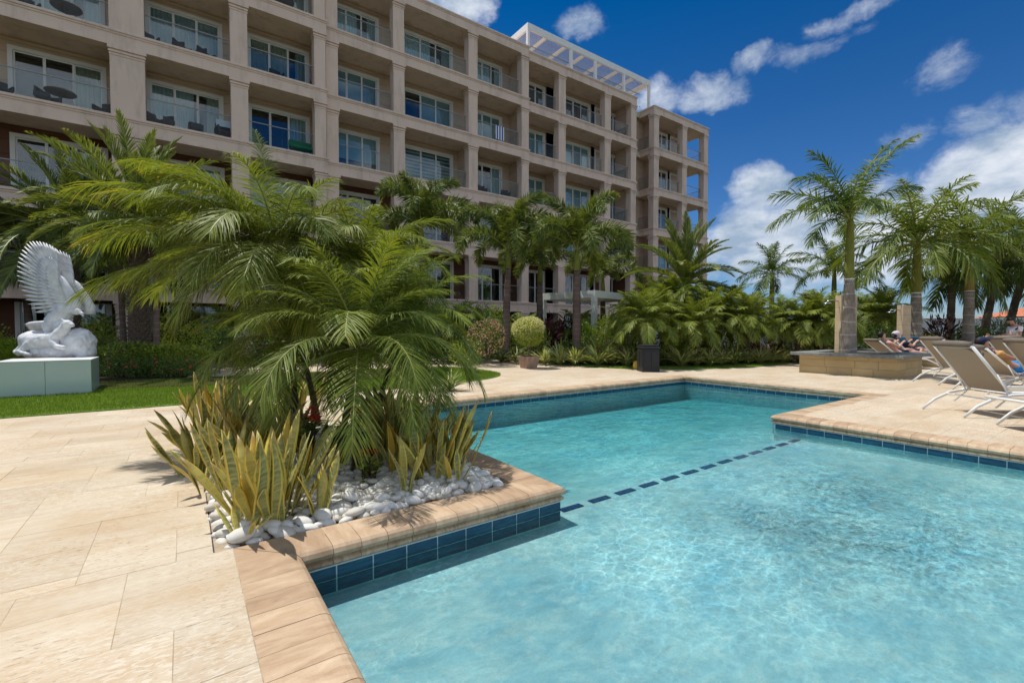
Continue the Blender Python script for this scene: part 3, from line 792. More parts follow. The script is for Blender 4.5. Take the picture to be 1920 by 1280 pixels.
for i in range(60): place('slat', rm, gp, (.14+i*(GW-.3)/60, 0, GZ-.2+random.uniform(-.01, .01)))
# ---- balcony furniture, each piece its own thing
def chair_mesh():
    b = MB()
    b.box(-.28, .28, -.28, .28, .36, .43, bev=.02); b.box(-.28, .28, .22, .30, .40, .85, bev=.03); b.box(-.32, -.26, -.28, .3, .40, .62, bev=.015); b.box(.26, .32, -.28, .3, .40, .62, bev=.015)
    for x in (-.28, .24):
        for y in (-.27, .23): b.box(x, x+.04, y, y+.04, 0, .38)
    return b.mesh('balcony_chair', M['furn'])
cm = chair_mesh()
def table_parts(loc, label, z):
    t = thing('balcony_table', label, 'table', loc)
    b = MB(); b.lathe([(.45, .70), (.46, .72), (.45, .74)], 24); place('table_top', b.mesh('table_top', M['tabletop']), t)
    b = MB(); b.tube([(0, 0, .02), (0, 0, .70)], .04, 8); b.lathe([(.26, 0), (.24, .03)], 16); place('pedestal', b.mesh('pedestal', M['furn']), t)
M['tabletop'] = simple('table_top', (.12, .09, .08), None, .5)
M['greencush'] = simple('green_cushion', (.02, .16, .05), (.03, .2, .06), .8)
M['towel'] = simple('pale_blue_towel', (.62, .68, .76), (.55, .6, .7), .9)
def onslab(px, k, dv=.75, si=0): v = secs[si][2]+dv; return (onv(px, v), v, FZ[k])
chairs = [(292, 4, 0, 'dark armchair at left end of third floor balcony under top row', .4), (352, 4, 0, 'small dark chair before curtains on wide middle balcony', 1.0), (396, 4, 0, 'dark chair near right door edge of curtained balcony', .8),
          (525, 4, 0, 'dark chair just right of the column on upper balcony', .2), (600, 4, 0, 'dark chair in far right corner of upper left balcony', -.5),
          (15, 3, 0, 'dark lounge chair at far left photo edge on balcony', .5), (100, 3, 0, 'dark chair behind glass beside dark sliding doors on left', 1.2), (205, 3, 0, 'dark cushioned chair at right end of leftmost balcony', -.6),
          (299, 3, 0, 'black chair left of wide curtained door above the palms', .8), (315, 3, 0, 'black chair paired beside another black chair above palms', -.8), (374, 3, 0, 'small black chair before pale curtains above the palms', 0.),
          (905, 3, 1, 'dark chair behind railing under the striped towel', .6), (948, 3, 1, 'dark chair right of open curtains below striped towel balcony', -.3), (70, 4, 0, 'dark chair left of round table on top left balcony', .5),
          (592, 5, 0, 'dark chair at right end of cropped top balcony', -.3)]
for px, k, si, lab, rz in chairs:
    tag(place('balcony_chair', cm, None, onslab(px, k, .85, si), (0, 0, rz), .85), lab, 'chair', 'dark chairs on the hotel balconies')
for px, k, lab in ((140, 4, 'round dark table on balcony at top left of photo'), (540, 5, 'dark square topped table on cropped balcony at top edge'), (125, 3, 'dark low table in front of black glass sliding doors')):
    table_parts(onslab(px, k, .9), lab, 0)
o = place('balcony_chair', cm, None, onslab(427, 3, .7), (0, 0, .2)); tag(o, 'dark chair with a pale blue towel over it', 'chair', 'dark chairs on the hotel balconies')
b = MB(); x, y, z = onslab(427, 3, .7); b.box(x-.31, x+.31, y-.10, y+.33, z+.87, z+.90, bev=.01); b.box(x-.31, x+.31, y+.33, y+.36, z+.45, z+.90, bev=.01); b.box(x-.31, x+.31, y-.13, y-.10, z+.62, z+.90, bev=.01)
tag(b.build('beach_towel', M['towel']), 'pale blue towel spread over dark balcony chair to dry', 'towel')
b = MB(); x, y, z = onslab(569, 3, .75); b.box(x-.5, x+.5, y-.25, y+.25, z+.38, z+.50, bev=.04); b.box(x-.5, x+.5, y+.2, y+.32, z+.45, z+.85, bev=.04)
gc = b.build('balcony_bench', M['greencush']); tag(gc, 'green cushioned bench behind glass railing above upright palm frond', 'bench')
q = MB(); [q.box(x+i, x+i+.05, y+j, y+j+.05, z, z+.38) for i in (-.48, .43) for j in (-.22, .2)]; q.build('leg', M['furn'], gc)
# striped towel hanging over a rail
def striped():
    m, q, out = newmat('striped_towel'); sp = q.node('ShaderNodeSeparateXYZ'); q.t.links.new(pos(q), sp.inputs[0])
    f = q.m('GREATER_THAN', q.m('FRACT', q.m('MULTIPLY', sp.outputs[0], 5.5)), .5)
    principled(q, out, q.mix(f, (.75, .77, .8), (.03, .08, .32)), .9, .1); return m
b = MB(); x = onv(937, V2+.3); b.box(x-.3, x+.3, V2+.255, V2+.275, FZ[4]+.22, FZ[4]+1.04); b.box(x-.3, x+.3, V2+.275, V2+.325, FZ[4]+1.035, FZ[4]+1.05); b.box(x-.3, x+.3, V2+.325, V2+.345, FZ[4]+.5, FZ[4]+1.04)
tag(b.build('striped_towel', striped()), 'blue and white striped towel hanging over a balcony railing', 'towel')

# ================================================================== boundary wall and far house
M['bwall'] = simple('white_boundary_wall', (.66, .66, .64), (.58, .58, .56), .8, .5, .2, stain=.2)
w0, w1, w2 = atd(1180, 616, 32), atd(1600, 616, 33), atd(2150, 616, 36)
def wallseg(a, b, h, name, lab, t=.2):
    d = Vector((b.x-a.x, b.y-a.y)); L = d.length; an = math.atan2(d.y, d.x); o = thing(name, lab, 'wall', (a.x, a.y, 0), an)
    x = MB(); x.box(0, L, 0, t, 0, h); x.build('wall_panel', M['bwall'], o, world=False)
    x = MB(); x.box(-.04, L+.04, -.04, t+.04, h+.001, h+.08, bev=.01); x.build('wall_cap', M['white'], o, world=False)
    for i in range(0, int(L/3.2)): x = MB(); x.box(i*3.2, i*3.2+.35, -.05, -.002, 0, h-.01); x.build('pilaster', M['bwall'], o, world=False)
wallseg(w0, w1, 1.30, 'garden_wall', 'low white garden wall with posts behind the short palms')
wallseg(w1, w2, 1.95, 'boundary_wall', 'tall plain white wall behind the tall palms at right')
hs_ = atd(2010, 616, 60)
hh = thing('distant_house', 'distant house with an orange tiled roof beyond the white wall', 'house', (hs_.x, hs_.y, 0), -YAW)
x = MB(); x.box(-3, 14, 0, 9, 0, 2.9); x.build('wall', M['bwall'], hh, world=False)
M['rtile'] = simple('orange_roof_tile', (.55, .20, .10), (.45, .14, .07), .8, 2.)
x = MB(); x.poly([(-3.5, -.5), (14.5, -.5), (14.5, 9.5), (-3.5, 9.5)], 2.9, 2.91); n = len(x.v)
x.v += [(-3.5, -.5, 2.92), (14.5, -.5, 2.92), (14.5, 9.5, 2.92), (-3.5, 9.5, 2.92), (1, 4.5, 4.6), (10, 4.5, 4.6)]; x.t += [.5]*6
x.f += [(n, n+1, n+5, n+4), (n+1, n+2, n+5), (n+2, n+3, n+4, n+5), (n+3, n, n+4)]; x.mi += [0]*4
x.build('roof', M['rtile'], hh, world=False)
x = MB(); x.box(1, 2.4, -.05, .0, .9, 2.2); wd_ = x.build('window', M['whitetrim'], hh, world=False); x = MB(); x.box(1.1, 2.3, -.07, -.051, 1.0, 2.1); x.build('pane', M['dark'], wd_, world=False)
# ================================================================== vegetation
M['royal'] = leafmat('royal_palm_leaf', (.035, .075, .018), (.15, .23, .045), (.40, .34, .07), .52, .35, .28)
M['royalY'] = leafmat('yellowish_palm_leaf', (.07, .12, .02), (.22, .28, .05), (.45, .36, .08), .52, .4, .28)  # lighter, yellower leaf colour than the plain royal palm
M['foxtail'] = leafmat('foxtail_leaf', (.05, .085, .02), (.19, .24, .05), (.30, .22, .08), .52, .3, .28)
M['date'] = leafmat('date_palm_leaf', (.065, .11, .03), (.25, .30, .08), (.38, .32, .08), .52, .3, .28)
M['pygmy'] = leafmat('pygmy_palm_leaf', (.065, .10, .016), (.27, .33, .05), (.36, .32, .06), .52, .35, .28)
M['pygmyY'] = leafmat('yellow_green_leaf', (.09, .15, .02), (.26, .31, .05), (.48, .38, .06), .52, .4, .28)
M['coco'] = leafmat('coconut_leaf', (.05, .09, .025), (.19, .24, .06), (.42, .36, .10), .52, .35, .28)
M['greytrunk'] = None
def trunkmat(name, c1, c2, rings=0, scale=8., bandcol=None):
    m, q, out = newmat(name); P = q.node('ShaderNodeTexCoord').outputs['Object']
    n1 = q.noise(q.vscale(P, (4, 4, 1)), scale, 6, .65)
    col = q.mix(q.mapr(n1, .3, .7), c1, c2); h = n1
    if rings:
        sp = q.node('ShaderNodeSeparateXYZ'); q.t.links.new(P, sp.inputs[0])
        z = q.m('ADD', q.m('MULTIPLY', sp.outputs[2], rings), q.m('MULTIPLY', q.noise(P, 1.5, 3), .6))
        fr = q.m('FRACT', z); line = q.m('MULTIPLY', q.mapr(fr, 0, .16, 1, 0), 1.)
        col = q.mix(q.m('MULTIPLY', line, .75), col, bandcol or (.55, .50, .42))
        col = q.mix(q.m('MULTIPLY', q.mapr(q.noise(P, 1.1, 5, .6), .48, .62), .6), col, tuple(.45*x for x in c1))
    principled(q, out, col, .85, .2, normal=bump(q, h, .6, .02)); return m
M['royaltrunk'] = trunkmat('royal_palm_trunk', (.20, .165, .13), (.36, .31, .26), 2.6, 7., (.60, .54, .46))
M['shaft'] = trunkmat('crownshaft', (.14, .17, .035), (.24, .23, .05), 0, 4.)
M['shaftO'] = trunkmat('ochre_crownshaft', (.22, .15, .04), (.36, .25, .07), 0, 4.)
M['foxtrunk'] = trunkmat('foxtail_trunk', (.13, .09, .075), (.20, .14, .12), 5.5, 10., (.34, .28, .24))
M['darktrunk'] = trunkmat('fibrous_trunk', (.05, .035, .025), (.12, .085, .06), 0, 14.)
M['cocotrunk'] = trunkmat('coconut_trunk', (.13, .095, .07), (.24, .18, .13), 7., 9., (.32, .26, .2))
M['datetrunk'] = trunkmat('date_trunk', (.09, .07, .055), (.20, .155, .12), 0, 10.)
M['rachis'] = simple('frond_stalk', (.22, .26, .06), (.30, .30, .10), .5, 4.)

def frond(name, L, n, ll, elev, droop, w, mat, seed, vee=20, plum=0., ldroop=.28, s0=.14, rach=.012, tipdn=.0, ybase=.0, pw=1.35, seg=3, lean0=68, lean1=26, side=0.):
    r = random.Random(seed); b = MB(); N = 14
    pts = [Vector((0, 0, 0))]; th = rad(elev); dirs = []
    for i in range(N):
        s = (i+.5)/N; a = rad(elev) - rad(droop)*s**pw
        yaw = side*s*s
        d = Vector((math.cos(a)*math.cos(yaw), math.cos(a)*math.sin(yaw), math.sin(a))); dirs.append(d); pts.append(pts[-1]+d*(L/N))
    b.cur = 0
    b.tube(pts, [rach*(1-.8*i/N)+.0015 for i in range(N+1)], 4 if rach < .02 else 5, cap=False, tt=.6)
    b.cur = 1
    for k in range(n):
        s = s0+(1-s0)*(k+.5)/n
        x = s*N; i = min(int(x), N-1); p = pts[i].lerp(pts[i+1], x-i); t = dirs[i]
        sv = Vector((0, 0, 1)).cross(t)
        if sv.length < .05: sv = Vector((0, 1, 0))
        sv.normalize(); nv = t.cross(sv)
        q = (s-s0)/(1-s0)
        ln = ll*(.35+.65*math.sin(math.pi*min(1, .15+.75*q))**.7)*(1 if q < .8 else 1-.55*(q-.8)/.2)
        for sd in (-1, 1):
            if r.random() < .03: continue
            al = rad(lean0+(lean1-lean0)*q+r.uniform(-9, 9)); be = rad(vee+r.uniform(-8, 8)+r.uniform(-plum, plum))
            d = (t*math.cos(al)+(sv*sd*math.cos(be)+nv*math.sin(be))*math.sin(al)).normalized()
            le = ln*r.uniform(.86, 1.08); wv = d.cross(nv*math.cos(be)-sv*sd*math.sin(be)).normalized()
            wv = (wv+nv*r.uniform(-.35, .35)).normalized()*w*.5
            dr = ldroop*r.uniform(.7, 1.4); tv = .25+.5*r.random()+ybase+(.25 if q > .85 else 0)*r.random()
            i0 = len(b.v); ring = []
            for j in range(seg):
                f = j/seg; c = p+d*(le*f)+Vector((0, 0, -dr*le*f*f)); ww = (.75, 1., .72)[min(j, 2)] if seg == 3 else (.8, 1.)[min(j, 1)]
                b.v += [tuple(c-wv*ww), tuple(c+wv*ww)]; b.t += [tv, tv]
            c = p+d*le+Vector((0, 0, -dr*le)); b.v.append(tuple(c)); b.t.append(tv+.25)
            for j in range(seg-1): b.f.append((i0+2*j, i0+2*j+1, i0+2*j+3, i0+2*j+2)); b.mi.append(1)
            b.f.append((i0+2*seg-2, i0+2*seg-1, i0+2*seg)); b.mi.append(1)
    return b.mesh(name, [M['rachis'], mat], tint=True)
def fset(L, n, ll, w, mat, elevs, **kw):
    out = []
    for i, e in enumerate(elevs):
        for s in (1, 2): out.append(frond('frond', L*(1-.04*(s-1)), n, ll, e[0], e[1], w, mat, 100*i+s*7+int(L*10), side=(.12 if s == 1 else -.15), **kw))
    return out
def crown(root, top, fs, n, sc=1., tilt=.0, az0=0., fold=None, rseed=1, skip=None, name='frond'):
    r = random.Random(rseed); ne = len(fs)//2
    for i in range(n):
        q = i/(n-1) if n > 1 else 0; e = min(ne-1, int(q*ne)); a = az0+i*2.39996+r.uniform(-.2, .2)
        if skip and skip(a % (2*math.pi), q): continue
        if fold is not None: a = fold(a, q)
        place(name, fs[e*2+r.randint(0, 1)], root, top, (r.uniform(-.15, .15), r.uniform(-.08, .08), a), sc*r.uniform(.86, 1.08))
def ctrunk(pts, radii, n=14, rough=0., ringh=0., seed=1):
    """trunk with swelling and ring steps"""
    b = MB(); r = random.Random(seed); P = []; Rr = []
    L = sum((Vector(a)-Vector(c)).length for a, c in zip(pts, pts[1:])); N = max(10, int(L/(ringh or .25)))
    if ringh: N *= 2
    for i in range(N+1):
        f = i/N*(len(pts)-1); k = min(int(f), len(pts)-2); P.append(Vector(pts[k]).lerp(Vector(pts[k+1]), f-k))
        rr_ = radii[k]+(radii[k+1]-radii[k])*(f-k); rr_ *= 1+r.uniform(-rough, rough)
        if ringh: rr_ *= (1.03 if i % 2 else .985)
        Rr.append(rr_)
    b.tube(P, Rr, n); return b
def datebumps(h, r0, r1, bl=.09):
    b = MB(); r = random.Random(4); k = 0; z = 0
    b.tube([(0, 0, 0), (0, 0, h)], [r0*.93, r1*.93], 12)
    while z < h:
        f = z/h; rr_ = r0+(r1-r0)*f
        for j in range(9):
            a = (j+(.5 if k % 2 else 0))*2*math.pi/9+r.uniform(-.05, .05); x, y = math.cos(a)*rr_, math.sin(a)*rr_; t = Vector((-math.sin(a), math.cos(a), 0)); o = Vector((math.cos(a), math.sin(a), 0)); c = Vector((x, y, z))
            w_ = rr_*.33; i0 = len(b.v)
            b.v += [tuple(c-t*w_-o*.03), tuple(c+t*w_-o*.03), tuple(c+o*.055*r.uniform(.7, 1.3)+Vector((0, 0, bl*.8))), tuple(c+Vector((0, 0, bl*1.4))-o*.04), tuple(c-Vector((0, 0, bl*.5))-o*.02)]; b.t += [.5]*5
            b.f += [(i0, i0+4, i0+2), (i0+4, i0+1, i0+2), (i0+1, i0+3, i0+2), (i0+3, i0, i0+2)]; b.mi += [0]*4
        z += bl; k += 1
    return b

# -------- frond sets
E = lambda *a: list(a)
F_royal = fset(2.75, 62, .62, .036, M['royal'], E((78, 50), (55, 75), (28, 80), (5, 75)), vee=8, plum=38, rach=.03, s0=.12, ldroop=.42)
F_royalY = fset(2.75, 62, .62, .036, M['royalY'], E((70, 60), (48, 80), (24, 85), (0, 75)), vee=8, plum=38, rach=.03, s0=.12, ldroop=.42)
F_fox = fset(2.25, 150, .38, .030, M['foxtail'], E((84, 95), (74, 130), (60, 150), (38, 140)), vee=0, plum=165, rach=.022, s0=.12, ldroop=.12, lean0=72, lean1=42, pw=1.7, seg=2)
F_date = fset(2.5, 84, .38, .024, M['date'], E((85, 35), (62, 55), (38, 70), (12, 70), (-15, 60)), vee=28, rach=.022, ldroop=.12, lean0=60, lean1=22)
F_pyg = fset(1.3, 44, .34, .021, M['pygmy'], E((80, 60), (55, 85), (30, 95), (5, 85)), vee=12, rach=.009, ldroop=.30)
F_fg = fset(1.28, 66, .32, .0105, M['pygmy'], E((78, 58), (62, 78), (46, 88), (22, 92), (-8, 70)), vee=10, rach=.0085, ldroop=.34, s0=.1)
F_fgY = fset(1.95, 74, .48, .0135, M['pygmyY'], E((84, 18), (56, 60), (42, 60), (28, 55), (12, 52)), vee=14, rach=.011, ldroop=.5, s0=.14)
F_fgG = fset(1.50, 68, .38, .0120, M['pygmy'], E((66, 70), (54, 88), (38, 92), (18, 88), (-8, 70)), vee=14, rach=.011, ldroop=.42, s0=.14)
F_coco = fset(2.9, 58, .70, .040, M['coco'], E((72, 70), (48, 95), (22, 100), (-5, 80)), vee=-5, rach=.028, ldroop=.65)
F_areca = fset(1.5, 34, .42, .035, M['royalY'], E((75, 60), (55, 85), (35, 90)), vee=15, rach=.012, ldroop=.3)

# -------- royal palms in line
def royal(px, d, lab, zsh, zcr, r0, r1, fs, nf, shaft, grp, az0=0., sc=1., name='royal_palm', fold=None, lean=0.):
    p = atd(px, 640, d); t = thing(name, lab, 'palm tree', (p.x, p.y, .0), 0, grp)
    b = ctrunk([(0, 0, -.05), (0, 0, .35), (lean*.3, 0, zsh*.5), (lean, 0, zsh)], [r0*1.0, r0*.84, (r0+r1)*.44, r1], 18, .025, .26)
    place('trunk', b.mesh('trunk', M['royaltrunk'], True), t)
    b = MB(); b.tube([(lean, 0, zsh), (lean, 0, zsh+.15), (lean, 0, (zsh+zcr)/2), (lean, 0, zcr-.1), (lean, 0, zcr+.1)], [r1*.98, r1*1.0, r1*.9, r1*.72, r1*.5], 14)
    place('crownshaft', b.mesh('crownshaft', shaft, True), t)
    b = MB()
    for k in range(2): b.tube([(lean, 0, zsh-.02-.14*k), (lean, 0, zsh+.015-.14*k)], [r1*1.035, r1*1.035], 16)
    place('trunk_ring', b.mesh('trunk_ring', M['whitetrim'], True), t)
    b = MB(); b.tube([(lean, 0, zcr), (lean+.03, 0, zcr+1.1*sc)], [.03, .006], 6); place('spear_leaf', b.mesh('spear_leaf', M['rachis']), t)
    crown(t, (lean, 0, zcr), fs, nf, sc, az0=az0, fold=fold, rseed=int(px)); return t
A_R = -YAW  # screen right
def screenfold(bias):
    """wind swept crown: fronds gather towards given side of the tree"""
    def f(a, q):
        return a + .55*math.sin(bias-a)
    return f
royal(1590, 12.9, 'tallest royal palm rising from the stone planter with slate top', 2.62, 4.25, .27, .115, F_royal, 0, M['shaft'], 'royal palms in a row beside the loungers')
rp = [o for o in bpy.data.objects if o.name == 'royal_palm'][0]
def putf(root, top, me, scr, yawadd=0, sc=1., tilt=0., name='frond'):
    """a frond whose plan direction is scr degrees from screen right (ccw seen from above)"""
    return place(name, me, root, top, (tilt, 0, A_R+rad(scr)), sc)
for e, s, scr, sc, tl in ((0, 0, 10, 1.12, 0), (0, 1, 185, .95, 0), (0, 1, 150, .8, .2), (1, 1, 200, 1., 0), (2, 0, 178, .95, 0), (2, 1, 215, .9, 0), (1, 0, 240, .8, 0), (1, 0, -30, .7, 0), (2, 0, 250, .75, 0), (1, 1, 100, .9, 0), (2, 1, 60, .8, 0), (0, 1, -10, 1.05, .15), (3, 0, 200, .75, 0), (1, 0, 165, .9, .3)):
    putf(rp, (0, 0, 4.25), F_royal[e*2+s], scr, sc=sc*.93, tilt=tl)
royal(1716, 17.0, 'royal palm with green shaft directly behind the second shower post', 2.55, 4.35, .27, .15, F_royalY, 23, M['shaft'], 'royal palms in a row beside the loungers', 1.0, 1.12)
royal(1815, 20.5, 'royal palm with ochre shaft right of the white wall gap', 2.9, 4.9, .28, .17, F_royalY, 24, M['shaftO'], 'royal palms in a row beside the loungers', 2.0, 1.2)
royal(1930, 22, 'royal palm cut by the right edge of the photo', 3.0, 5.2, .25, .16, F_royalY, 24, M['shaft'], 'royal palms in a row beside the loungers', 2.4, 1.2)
royal(1446, 27, 'dark distant royal palm left of the tall one against clouds', 3.2, 4.4, .2, .13, F_royal, 18, M['shaft'], 'distant royal palms by the garden wall', .3, .85, name='distant_palm')
royal(1562, 27, 'dark distant royal palm half hidden behind the tallest palm trunk', 3.3, 4.6, .2, .13, F_royal, 18, M['shaft'], 'distant royal palms by the garden wall', 1.7, 1.0, name='distant_palm')
def coco(px, d, lab, zc, fs, nf, bend, r0=.16, sc=1., az0=0, mat='cocotrunk', name='coconut_palm', grp='coconut palms by the white wall'):
    p = atd(px, 640, d); t = thing(name, lab, 'palm tree', (p.x, p.y, 0), A_R, grp)
    b = ctrunk([(0, 0, -.05), (bend*.25, 0, zc*.3), (bend*.6, 0, zc*.65), (bend, 0, zc)], [r0*1.3, r0, r0*.9, r0*.95], 12, .05, .16)
    place('trunk', b.mesh('trunk', M[mat], True), t)
    b = MB(); rq = random.Random(px)
    for k in range(26):
        a = rq.uniform(0, 6.28); z = zc-.05-rq.random()*.55; b.tube([(bend+math.cos(a)*r0*.8, math.sin(a)*r0*.8, z), (bend+math.cos(a)*r0*2.1, math.sin(a)*r0*2.1, z+.32)], [.05, .02], 5)
    place('leaf_bases', b.mesh('leaf_bases', M['darktrunk']), t)
    crown(t, (bend, 0, zc), fs, nf, sc, az0=az0, rseed=int(px)+1); return t
coco(1780, 23, 'dark trunked coconut palm between two royal palm trunks', 4.0, F_coco, 17, .1, .17, 1.0, .5)
coco(1838, 24, 'leaning coconut palm close right of the ochre shafted palm', 4.5, F_coco, 16, .9, .18, .95, 1.4)
coco(1882, 25, 'coconut palm behind the standing man in white shirt', 4.0, F_coco, 16, .9, .19, 1.0, 2.2)
coco(1700, 36, 'far yellow green coconut palm low behind the white wall', 2.4, F_coco, 12, 0, .14, .7, .2)
# -------- foxtail palms before the facade
def fox(px, d, lab, zc, nf=13, sc=1., az0=0., bend=0.):
    p = atd(px, 640, d); t = thing('foxtail_palm', lab, 'palm tree', (p.x, p.y, 0), A_R, 'foxtail palms before the hotel')
    b = ctrunk([(0, 0, -.05), (0, 0, .5), (bend*.5, 0, zc*.6), (bend, 0, zc-.7)], [.19, .155, .135, .11], 14, .02, .2)
    place('trunk', b.mesh('trunk', M['foxtrunk'], True), t)
    b = MB(); b.tube([(bend, 0, zc-.7), (bend, 0, zc-.3), (bend, 0, zc+.05)], [.12, .105, .06], 12); place('crownshaft', b.mesh('crownshaft', M['shaft'], True), t)
    crown(t, (bend, 0, zc), F_fox, nf, sc*1.12, az0=az0, rseed=int(px)); return t
fox(948, 17.5, 'foxtail palm with plumed fronds left of the white pergola', 4.2, 16, 1.1, .2, .1)
fox(1081, 16.5, 'foxtail palm whose ringed trunk crosses the pergola roof', 4.0, 16, 1.05, 1.1)
fox(792, 18.5, 'foxtail palm rising behind the big foreground palm', 5.2, 14, 1.2, 2.0)
fox(1012, 20, 'foxtail palm standing back between two nearer foxtail palms', 3.9, 13, 1.0, .9)
fox(735, 20.5, 'foxtail palm partly hidden at upper left of foreground fronds', 4.4, 11, .95, .4)
fox(1130, 24, 'rearmost foxtail palm right of the pergola corner post', 3.8, 12, 1., 3.)
# -------- big date palms
def datep(px, d, lab, zc, r0, nf, sc, name='date_palm', az0=0., fs=None, grp=None, trunk='datetrunk'):
    p = atd(px, 640, d); t = thing(name, lab, 'palm tree', (p.x, p.y, 0), A_R, grp)
    place('trunk', datebumps(zc, r0, r0*.92).mesh('trunk', M[trunk]), t)
    crown(t, (0, 0, zc), fs or F_date, nf, sc, az0=az0, rseed=int(px)+3); return t
datep(1282, 19.5, 'large arching date palm at the hotel corner', 3.1, .24, 64, 1.15, az0=.3)
datep(262, 12.8, 'thick scaly trunked date palm behind the hedge', 4.0, .235, 66, 1.12, az0=.8)
datep(140, 15, 'date palm spreading over the statue at far left', 4.1, .16, 56, 1.2, name='date_palm', az0=1.7)
# slim palms at left
coco(233, 13.2, 'slim trunk palm left of the thick date palm', 3.8, F_royalY, 11, -.1, .075, .72, .3, 'foxtrunk', 'slim_palm', 'slim palms behind the hedge')
coco(293, 12.6, 'slim trunk palm right of the thick date palm', 3.6, F_royalY, 11, .05, .075, .7, 1.3, 'foxtrunk', 'slim_palm', 'slim palms behind the hedge')
coco(60, 17, 'tall palm over the left edge of the photo', 4.1, F_coco, 14, -.3, .12, .95, .3, 'foxtrunk', 'slim_palm', 'slim palms behind the hedge')
# -------- row of short pygmy palms
py = [(1210, 14.8, 1.45, .28, 'first short palm right of the black bin'), (1248, 16.5, 1.6, 0, 'short palm under the large date palm, left one'), (1303, 15.6, 1.3, -.35, 'double leaning short palm under the large date palm'), (1345, 17, 1.55, 0, 'upright short palm left of the leaning pair'),
      (1395, 16.5, 1.5, -.45, 'short palm leaning left beside white wall posts'), (1462, 17.5, 1.45, -.1, 'short palm in front of the distant left royal palm'), (1500, 16.8, 1.35, .45, 'short palm with trunk leaning right near planter'), (1528, 17.5, 1.5, -.3, 'short palm leaning left close to the shower post'),
      (1551, 16.6, 1.4, .35, 'short dark trunked palm directly left of shower post'), (1655, 18.5, 1.7, 0, 'short palm behind the reclining couple'), (1628, 20, 1.7, 0, 'bushy short palm between shower post and couple'), (1325, 19, 1.9, .2, 'short palm at the back under the date palm')]
py += [(1225, 19, 2.0, .1, 'taller short palm behind the black bin'), (1372, 20, 2.0, .1, 'taller short palm right of the large date palm trunk'), (1420, 19.5, 1.7, -.1, 'short palm right before the low white wall'), (1268, 18.5, 2.1, 0, 'tall short palm left under the large date palm'), (1190, 17.5, 1.7, .1, 'short palm at the right pergola corner')]
for i, (px, d, zc, bend, lab) in enumerate(py):
    p = atd(px, 640, d); t = thing('pygmy_palm', lab+' in the garden bed', 'palm tree', (p.x, p.y, 0), A_R, 'short palms in the garden bed')
    b = ctrunk([(bend*-.6, 0, -.05), (bend*-.2, 0, zc*.4), (0, 0, zc)], [.10, .085, .10], 9, .12, .1, i)
    place('trunk', b.mesh('trunk', M['darktrunk']), t); crown(t, (0, 0, zc), F_pyg, 38, random.uniform(1.0, 1.25), az0=i*1.1, rseed=i)

# -------- foreground multi stem palm, three crowns of its own
def fgpalm(px, py_, crownpx, crownpy, d, lab, fs, nf, sc, az0, grp, skip=None, fold=None, ybias=0):
    g = G(px, py_, -.02); t = thing('fan_date_palm' if False else 'clump_palm', lab, 'palm tree', (g.x, g.y, -.02), 0, grp)
    c = atd(crownpx, crownpy, d); top = Vector((c.x-g.x, c.y-g.y, c.z+.02))
    b = ctrunk([(0, 0, -.05), tuple(top*.3+Vector((0, 0, .05))), tuple(top*.65), tuple(top)], [.045, .030, .030, .045], 9, .14, .06, 3)
    rq = random.Random(5)
    for k in range(60):
        f = rq.random(); a = rq.uniform(0, 6.28); q = top*f; b.tube([q, q+Vector((math.cos(a)*.045, math.sin(a)*.045, .03))], [.010, .003], 4)
    place('trunk', b.mesh('trunk', M['darktrunk']), t)
    crown(t, tuple(top), fs, nf, sc, az0=az0, rseed=int(crownpx), skip=skip, fold=fold); return t, top
grp = 'palm stems crowding the pebble planter'
tA, topA = fgpalm(633, 878, 672, 650, 4.15, 'front palm stem with dark green drooping fronds over the pebbles', F_fg, 38, .94, .4, grp)
tB, topB = fgpalm(600, 800, 520, 480, 4.9, 'left palm stem with long yellow green fronds over the lawn', F_fgG, 40, .9, 1.1, grp)
tC, topC = fgpalm(655, 770, 680, 520, 5.4, 'rear palm stem reaching highest above the pebble planter', F_fgG, 40, .86, 2.3, grp)
tE, topE = fgpalm(560, 840, 545, 640, 4.8, 'low palm stem hidden in the left part of the crown', F_fg, 28, .92, 1.9, grp)
tD, topD = fgpalm(700, 800, 752, 620, 5.0, 'right palm stem leaning over the pool edge', F_fg, 32, .92, 2.9, grp)
# the long yellow green fronds that stream to the left
for e, s, scr, sc, tl, dz in ((1, 0, 170, 1.05, .1, .1), (2, 0, 190, 1.1, .0, .05), (2, 1, 160, 1.05, .1, 0), (3, 0, 178, 1.05, -.1, 0), (3, 1, 200, 1.0, .1, -.05), (1, 1, 185, 1.0, -.15, .1), (3, 0, 150, .95, 0, 0), (4, 0, 185, .9, 0, -.05), (2, 0, 215, .85, 0, 0), (1, 0, 205, .85, 0, .05), (1, 0, 160, .9, .2, .1), (2, 1, 175, 1.0, -.2, .12), (3, 1, 168, .92, .2, -.1), (4, 1, 172, .95, .1, -.12), (4, 0, 196, 1.0, 0, -.15), (2, 0, 183, .8, .25, .1), (1, 1, 172, .8, -.1, .15), (3, 0, 210, .9, -.2, 0), (2, 1, 232, .8, 0, 0), (4, 1, 222, .8, 0, -.1)):
    putf(tB, (topB.x, topB.y, topB.z+dz), F_fgY[e*2+s], scr, sc=sc*.92, tilt=tl)
putf(tB, tuple(topB), F_fgY[0], 150, sc=.72); putf(tC, tuple(topC), F_fgY[1], 20, sc=.5, tilt=.05)
